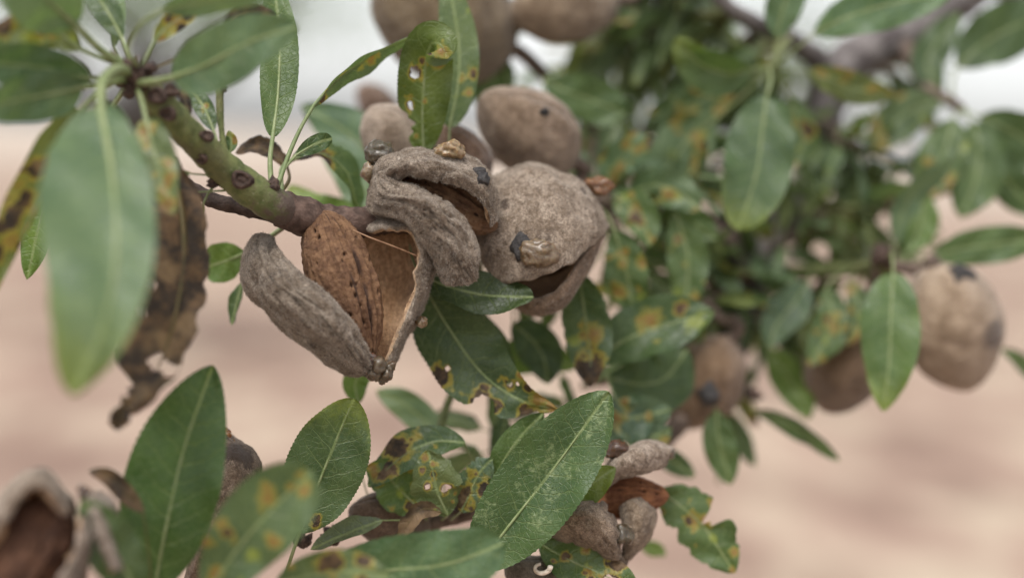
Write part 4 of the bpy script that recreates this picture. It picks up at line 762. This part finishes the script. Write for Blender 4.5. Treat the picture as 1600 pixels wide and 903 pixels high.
# foreground shoot at lower left
s2 = thing('leafy_shoot', P(300, 1010, -2.5), 'foreground leafy shoot with a broad dark leaf and an orange-spotted one', 'shoot')
branch(s2, 'stem', [(440, 960, 1.5), (380, 985, -.5), (300, 1000, -2.5), (200, 1010, -4.2), (60, 990, -5.5)], [15, 14, 14, 13, 12], M_BROWN, 40, 12, .0005)
l2 = lambda *a, **k: leaf(s2, *a, **k)
l2([(240, 925, -3.2), (258, 830, -3.3), (288, 700, -3.1), (333, 570, -2.8)], 75, [(290, 1000, -2.6), (255, 970, -3)], color=(.050, .105, .025), a=.62, b=.72, fold=.12, ns=80, nt=20, L=1.05, R=.92, roll=4, label='broad dark green leaf standing upright in front of the husk')
l2([(318, 935, -5), (365, 865, -5.2), (420, 800, -5.4), (488, 736, -5.5)], 62, [(340, 995, -1.6), (315, 965, -4)], color=(.085, .135, .065), kind='spotted', fold=.2, b=.42, ns=70, nt=20, seed=91, spots=[(.9, .3, 13, 'r'), (.75, -.5, 12, 'r'), (.4, .4, 16, 'y'), (.55, .6, 14, 'r'), (.85, -.1, 9, 'r')], label='blurred leaf with orange spots and a rounded tip')
l2([(218, 930, -5.8), (190, 880, -5.9), (160, 830, -6), (128, 780, -6)], 42, [(220, 1008, -4)], color=(.06, .10, .03))
l2([(225, 800, -4), (200, 775, -4), (170, 745, -4), (138, 735, -4)], 15, [(225, 1005, -3.8), (235, 900, -3.8)], kind='dead', color=(.2, .12, .05), curl=.5, label='small curled tan dead leaf')

# ---------------------------------------------------------------- grey limb and its side branches
lm = thing('almond_limb', P(1170, 560, 13), 'thick grey limb forking through the dense leaves at the right', 'limb')
branch(lm, 'bark', [(1560, -60, 16), (1490, 5, 16), (1400, 60, 15.5), (1320, 105, 15), (1288, 180, 15), (1285, 260, 15.5), (1240, 330, 15), (1190, 400, 14), (1165, 500, 13), (1150, 580, 12.5), (1172, 622, 11)], [34, 34, 38, 36, 30, 27, 28, 30, 24, 13, 7], M_GREY, 140, 18, .0012, seed=9.)
branch(lm, 'side_branch', [(1285, 100, 15), (1230, 60, 13), (1150, 20, 11), (1080, -50, 10)], [20, 16, 14, 12], M_GREY, 40, 12, .0008)
branch(lm, 'side_branch', [(1140, 330, 13), (1135, 380, 13), (1160, 440, 13)], [22, 26, 24], M_GREY, 24, 14, .001, color=(.5, .45, .42))
branch(lm, 'side_branch', [(1560, -20, 16), (1640, 0, 15)], [20, 18], M_GREY, 12, 12, .001)

s3 = thing('leafy_shoot', P(1380, 415, 9), 'green side twig with hanging leaves between the two beige and brown fruits', 'shoot')
branch(s3, 'stem', [(1190, 425, 13.6), (1260, 425, 11.5), (1330, 420, 10), (1385, 412, 9)], [13, 12, 11, 12], M_TWIG, 30, 10, .0005, color=(.7, .7, .7))
branch(s3, 'spur', [(1382, 412, 9), (1430, 420, 9), (1452, 418, 9.4)], [10, 10, 12], M_BROWN, 12, 10, .0005)
branch(s3, 'spur', [(1370, 414, 9.2), (1362, 460, 9.8), (1345, 500, 10)], [10, 9, 10], M_BROWN, 12, 10, .0005)
l3 = lambda *a, **k: leaf(s3, *a, **k)
l3([(1396, 425, 6.2), (1392, 490, 5.8), (1390, 560, 5.6), (1380, 643, 5.5)], 45, [(1388, 410, 8.8), (1394, 395, 7.2)], color=(.085, .15, .045), kind='tip', a=.55, fold=.18, label='hanging green leaf with yellowish edges')
l3([(1455, 400, 9), (1510, 388, 9), (1570, 380, 9), (1640, 372, 9)], 30, [(1390, 408, 9), (1425, 402, 9)], color=GREEN)
l3([(1400, 380, 9), (1410, 330, 9), (1440, 290, 9), (1490, 250, 9)], 26, [(1390, 408, 9)], color=PALE, roll=40)
l3([(1420, 395, 9.4), (1430, 370, 9.6), (1440, 340, 9.8), (1445, 300, 10)], 28, [(1390, 408, 9)], color=BRIGHT)
l3([(1200, 545, 11), (1225, 580, 10.5), (1250, 620, 10), (1265, 655, 9.8)], 28, [(1180, 470, 13)], color=BRIGHT)
l3([(1176, 640, 8.6), (1215, 655, 8.4), (1260, 680, 8.2), (1312, 720, 8)], 16, [(1155, 560, 12), (1160, 610, 10)], color=DARK, roll=30)
l3([(1565, 545, 10), (1590, 560, 10), (1610, 580, 10), (1640, 600, 10)], 12, [(1540, 500, 11)], color=DARK)
l3([(1290, 450, 8.6), (1300, 490, 8.4), (1290, 530, 8.3), (1262, 570, 8.2)], 30, [(1330, 420, 10), (1305, 432, 9.2)], color=GREEN, kind='spotted', rag=.2)
l3([(1262, 440, 9.4), (1240, 475, 9), (1215, 505, 8.8), (1200, 545, 8.6)], 30, [(1270, 425, 11.2)], color=(.085, .14, .085))
l3([(1325, 440, 8.8), (1340, 470, 8.6), (1335, 510, 8.5), (1318, 540, 8.4)], 20, [(1340, 420, 9.8)], color=DARK, kind='spotted')
for (u, v, z, r, sd_) in [(1380, 410, 8.6, 18, 21), (1175, 620, 9, 9, 22)]: bud(s3, P(u, v, z), UP, PX(r, z), sd_, 7)

s4 = thing('leafy_shoot', P(1230, 60, 12), 'shoot ending in a star of long-stalked leaves before the grey limb', 'shoot')
branch(s4, 'stem', [(1230, 62, 13), (1215, 85, 10.5), (1203, 108, 8.6)], [11, 10, 9], M_TWIG, 16, 10, .0003)
l4 = lambda *a, **k: leaf(s4, *a, **k)
l4([(1198, 150, 7.4), (1190, 215, 7.1), (1180, 280, 6.9), (1152, 360, 6.8)], 54, [(1203, 108, 8.4), (1204, 128, 7.6)], color=(.062, .115, .05), kind='tip', a=.5, b=.55, fold=.16, label='large hanging leaf with a lighter green tip')
l4([(1175, 108, 8.4), (1140, 116, 8.2), (1095, 100, 8), (1055, 60, 7.8)], 36, [(1203, 108, 8.5)], color=GREEN, kind='tip', roll=-20, fold=.35)
l4([(1212, 60, 8), (1222, 20, 7.8), (1235, -20, 7.6), (1250, -60, 7.4)], 30, [(1204, 104, 8.5)], color=GLAUC)
l4([(1272, 52, 7.4), (1330, 25, 7), (1400, 5, 6.8), (1490, -10, 6.6)], 38, [(1206, 106, 8.4), (1235, 85, 7.9)], color=(.085, .155, .075), roll=-10)
l4([(1260, 112, 9), (1300, 125, 9), (1340, 140, 9), (1400, 150, 9)], 25, [(1208, 108, 8.6)], color=OLIVE, kind='spotted')
l4([(1235, 150, 9.5), (1245, 190, 9.5), (1255, 225, 9.5), (1235, 260, 9.5)], 26, [(1206, 110, 8.8)], color=GREEN, kind='spotted', seed=95)
l4([(1120, 185, 10), (1080, 215, 10), (1045, 260, 10), (1005, 320, 10)], 48, [(1203, 110, 8.9), (1160, 150, 9.6)], color=(.085, .14, .07), kind='spotted', rag=.25, seed=96, label='blurred pale leaf with rusty blotches and gnawed edges')
l4([(1150, 130, 11), (1110, 150, 11), (1060, 170, 11.3), (1010, 180, 11.6)], 36, [(1203, 112, 9)], color=DARK, kind='spotted')

s5 = thing('leafy_shoot', P(1560, 130, 12), 'shoot with broad dark leaves against the white sky at the far right', 'shoot')
branch(s5, 'stem', [(1410, 60, 15.3), (1440, 130, 13), (1490, 160, 12), (1500, 170, 11.6)], [12, 10, 9, 9], M_BROWN, 24, 10, .0004)
l5 = lambda *a, **k: leaf(s5, *a, **k)
l5([(1495, 105, 12), (1535, 70, 12), (1590, 40, 12), (1660, 15, 12)], 46, [(1490, 160, 12), (1488, 130, 12)], color=DARK)
l5([(1530, 182, 11), (1570, 200, 11), (1610, 225, 11), (1670, 280, 11)], 38, [(1500, 170, 11.6)], color=DARK)
l5([(1490, 185, 11), (1480, 225, 10.8), (1465, 260, 10.6), (1440, 310, 10.5)], 38, [(1500, 170, 11.6)], color=GREEN, kind='spotted', seed=97)
l5([(1520, 190, 11), (1530, 230, 10.8), (1525, 280, 10.6), (1500, 340, 10.5)], 42, [(1500, 170, 11.6)], color=GREEN)
l5([(1545, 230, 11), (1570, 275, 11), (1600, 310, 11), (1640, 330, 11)], 30, [(1505, 172, 11.5)], color=DARK)
l5([(1470, 160, 12), (1430, 170, 12), (1390, 200, 12), (1360, 240, 12)], 34, [(1490, 160, 12)], color=(.075, .12, .06), kind='spotted')
l5([(1470, 150, 12.5), (1450, 100, 12.8), (1470, 60, 13), (1500, 20, 13.3)], 28, [(1488, 158, 12)], color=DARK)

# ---------------------------------------------------------------- dense leaves behind: one shoot after the other off limb and branch
def wild_shoot(a, b, n, seed, label, hw=26, ln=98, group='blurred shoots in the thick of the tree', spread=1.):
    """twig from a to b (u, v, z) with n leaves spiralling off it"""
    rnd = random.Random(seed); t = thing('leafy_shoot', P(*a), label, 'shoot', group)
    m = tuple((x+y)/2+rnd.uniform(-14, 14)*(1 if k < 2 else .03) for k, (x, y) in enumerate(zip(a, b)))
    branch(t, 'stem', [a, m, b], [9, 7, 4.5], M_BROWN if seed % 3 else M_TWIG, 24, 8, .0004, seed=seed)
    path = cr(pts([a, m, b]), 40); T = tangent(path); ang = rnd.uniform(0, 6)
    n += 5
    for k in range(n):
        i = int(39*(.12+.88*(k+.5)/n)); ang += 2.4+rnd.uniform(-.3, .3); Tn = T[i]; A = unit(np.cross(Tn, [.1, .3, .9])); B = np.cross(Tn, A)
        out = A*math.cos(ang)+B*math.sin(ang); d = unit(out*spread+Tn*rnd.uniform(.3, .9)+np.array([0, 0, rnd.uniform(-.45, .15)]))
        L = PX(ln, (a[2]+b[2])/2)*rnd.uniform(.65, 1.15); p0 = path[i]; sag = np.array([0, 0, -L*rnd.uniform(.05, .3)]); pe = p0+d*L*.22
        bl = np.array([pe, pe+d*L*.33+sag*.15, pe+d*L*.66+sag*.5, pe+d*L+sag])
        nrm = unit(np.array([rnd.uniform(-.5, .5), rnd.uniform(-1.0, .3), .75]))
        kd = rnd.choices(['green', 'tip', 'spotted', 'dead'], [.58, .17, .20, .05])[0]
        leafW(t, bl, L*rnd.uniform(.15, .22), np.array([p0, p0+d*L*.1]), nref=nrm, roll=rnd.uniform(-20, 20), fold=rnd.uniform(.1, .35), kind=kd, rag=.2 if kd in ('spotted', 'dead') else 0,
              color=rnd.choice([GREEN, (.09, .14, .075), DARK, (.085, .135, .085), (.075, .115, .05), OLIVE, GLAUC]), ns=22, nt=8, wav=.15)
W = [((1285, 250, 15.5), (1120, 260, 12), 9, 'beside the large hanging leaf'), ((1180, 420, 14), (1060, 420, 10), 9, 'before the dark fork of the limb'), ((1040, 330, 10.5), (1000, 200, 13), 9, ''), ((940, 320, 8.5), (930, 200, 12), 8, 'above the orange husk scrap'),
     ((1150, 20, 11), (1000, 60, 13), 9, ''), ((1100, -30, 10.5), (960, 90, 14), 9, 'beside the black-ended fruit'), ((1165, 500, 13), (1060, 560, 11), 8, 'above the fruit with a dark hole'), ((1090, 620, 9.5), (980, 560, 9), 8, 'beside the fruit with a dark hole'),
     ((1190, 400, 14), (1290, 330, 12), 9, 'right of the dark fork of the limb'), ((1165, 500, 13), (1280, 480, 12), 9, 'under the green side twig'), ((840, 330, 6), (880, 450, 8), 8, 'under the plump grey fruit'), ((940, 320, 8.5), (1010, 430, 9), 9, 'behind the leaf with a withered tip'),
     ((1285, 180, 15), (1400, 250, 13), 9, 'hanging from the bend of the grey limb'), ((1240, 330, 15), (1370, 330, 12), 9, 'above the green side twig'), ((900, 770, 5.2), (900, 640, 7.5), 8, 'behind the tip of the largest leaf'),
     ((800, 790, 4), (770, 660, 7), 7, 'behind the twisted leaf with burnt edges'), ((1060, -40, 10), (850, 40, 15), 9, ''), ((1320, 105, 15), (1420, 130, 17), 8, 'just under the grey limb'), ((740, 350, 3.6), (760, 480, 7), 6, 'behind the dark leaf under the drooping lip'),
     ((1230, 60, 13), (1120, 110, 15), 9, ''), ((1150, 580, 12.5), (1110, 640, 12), 5, 'at the lowest end of the limb'), ((1040, 330, 10.5), (1100, 180, 15), 9, ''), ((940, 320, 8.5), (870, 260, 13), 8, 'behind the round brown fruit'),
     ((1200, 40, 14), (1060, 140, 18), 9, ''), ((1280, 250, 15.5), (1180, 200, 19), 9, ''), ((1080, -50, 10), (1000, -10, 16), 9, ''), ((1240, 330, 15), (1100, 330, 18), 10, ''), ((1180, 420, 14), (1000, 380, 16), 10, ''), ((1165, 500, 13), (1000, 480, 15), 10, ''),
     ((1060, -40, 10), (900, 110, 18), 10, ''), ((1285, 250, 15.5), (1390, 390, 17), 9, ''), ((1190, 400, 14), (1250, 540, 15), 8, ''), ((940, 320, 8.5), (960, 260, 16), 10, ''), ((1080, -50, 10), (930, 60, 20), 12, ''), ((1150, 20, 11), (1040, 90, 21), 12, ''), ((1100, -30, 10.5), (880, 120, 21), 12, ''), ((1285, 180, 15), (1090, 230, 21), 12, ''), ((1040, 330, 10.5), (930, 170, 19), 11, ''), ((1230, 60, 13), (1010, 140, 22), 11, ''), ((1285, 180, 15), (1340, 230, 12), 9, ''), ((1285, 250, 15.5), (1420, 320, 13), 9, ''), ((1190, 400, 14), (1100, 470, 9), 9, ''), ((1165, 500, 13), (1090, 420, 9), 9, ''), ((1040, 330, 10.5), (1080, 270, 8), 8, '')]
for k, (a, b, n, where) in enumerate(W): wild_shoot(a, b, n, 200+k, 'blurred leafy shoot '+(where or 'deep in the tree between fruits and limb'))
for f_, p0, d in STALKS: attach(f_, p0, d)
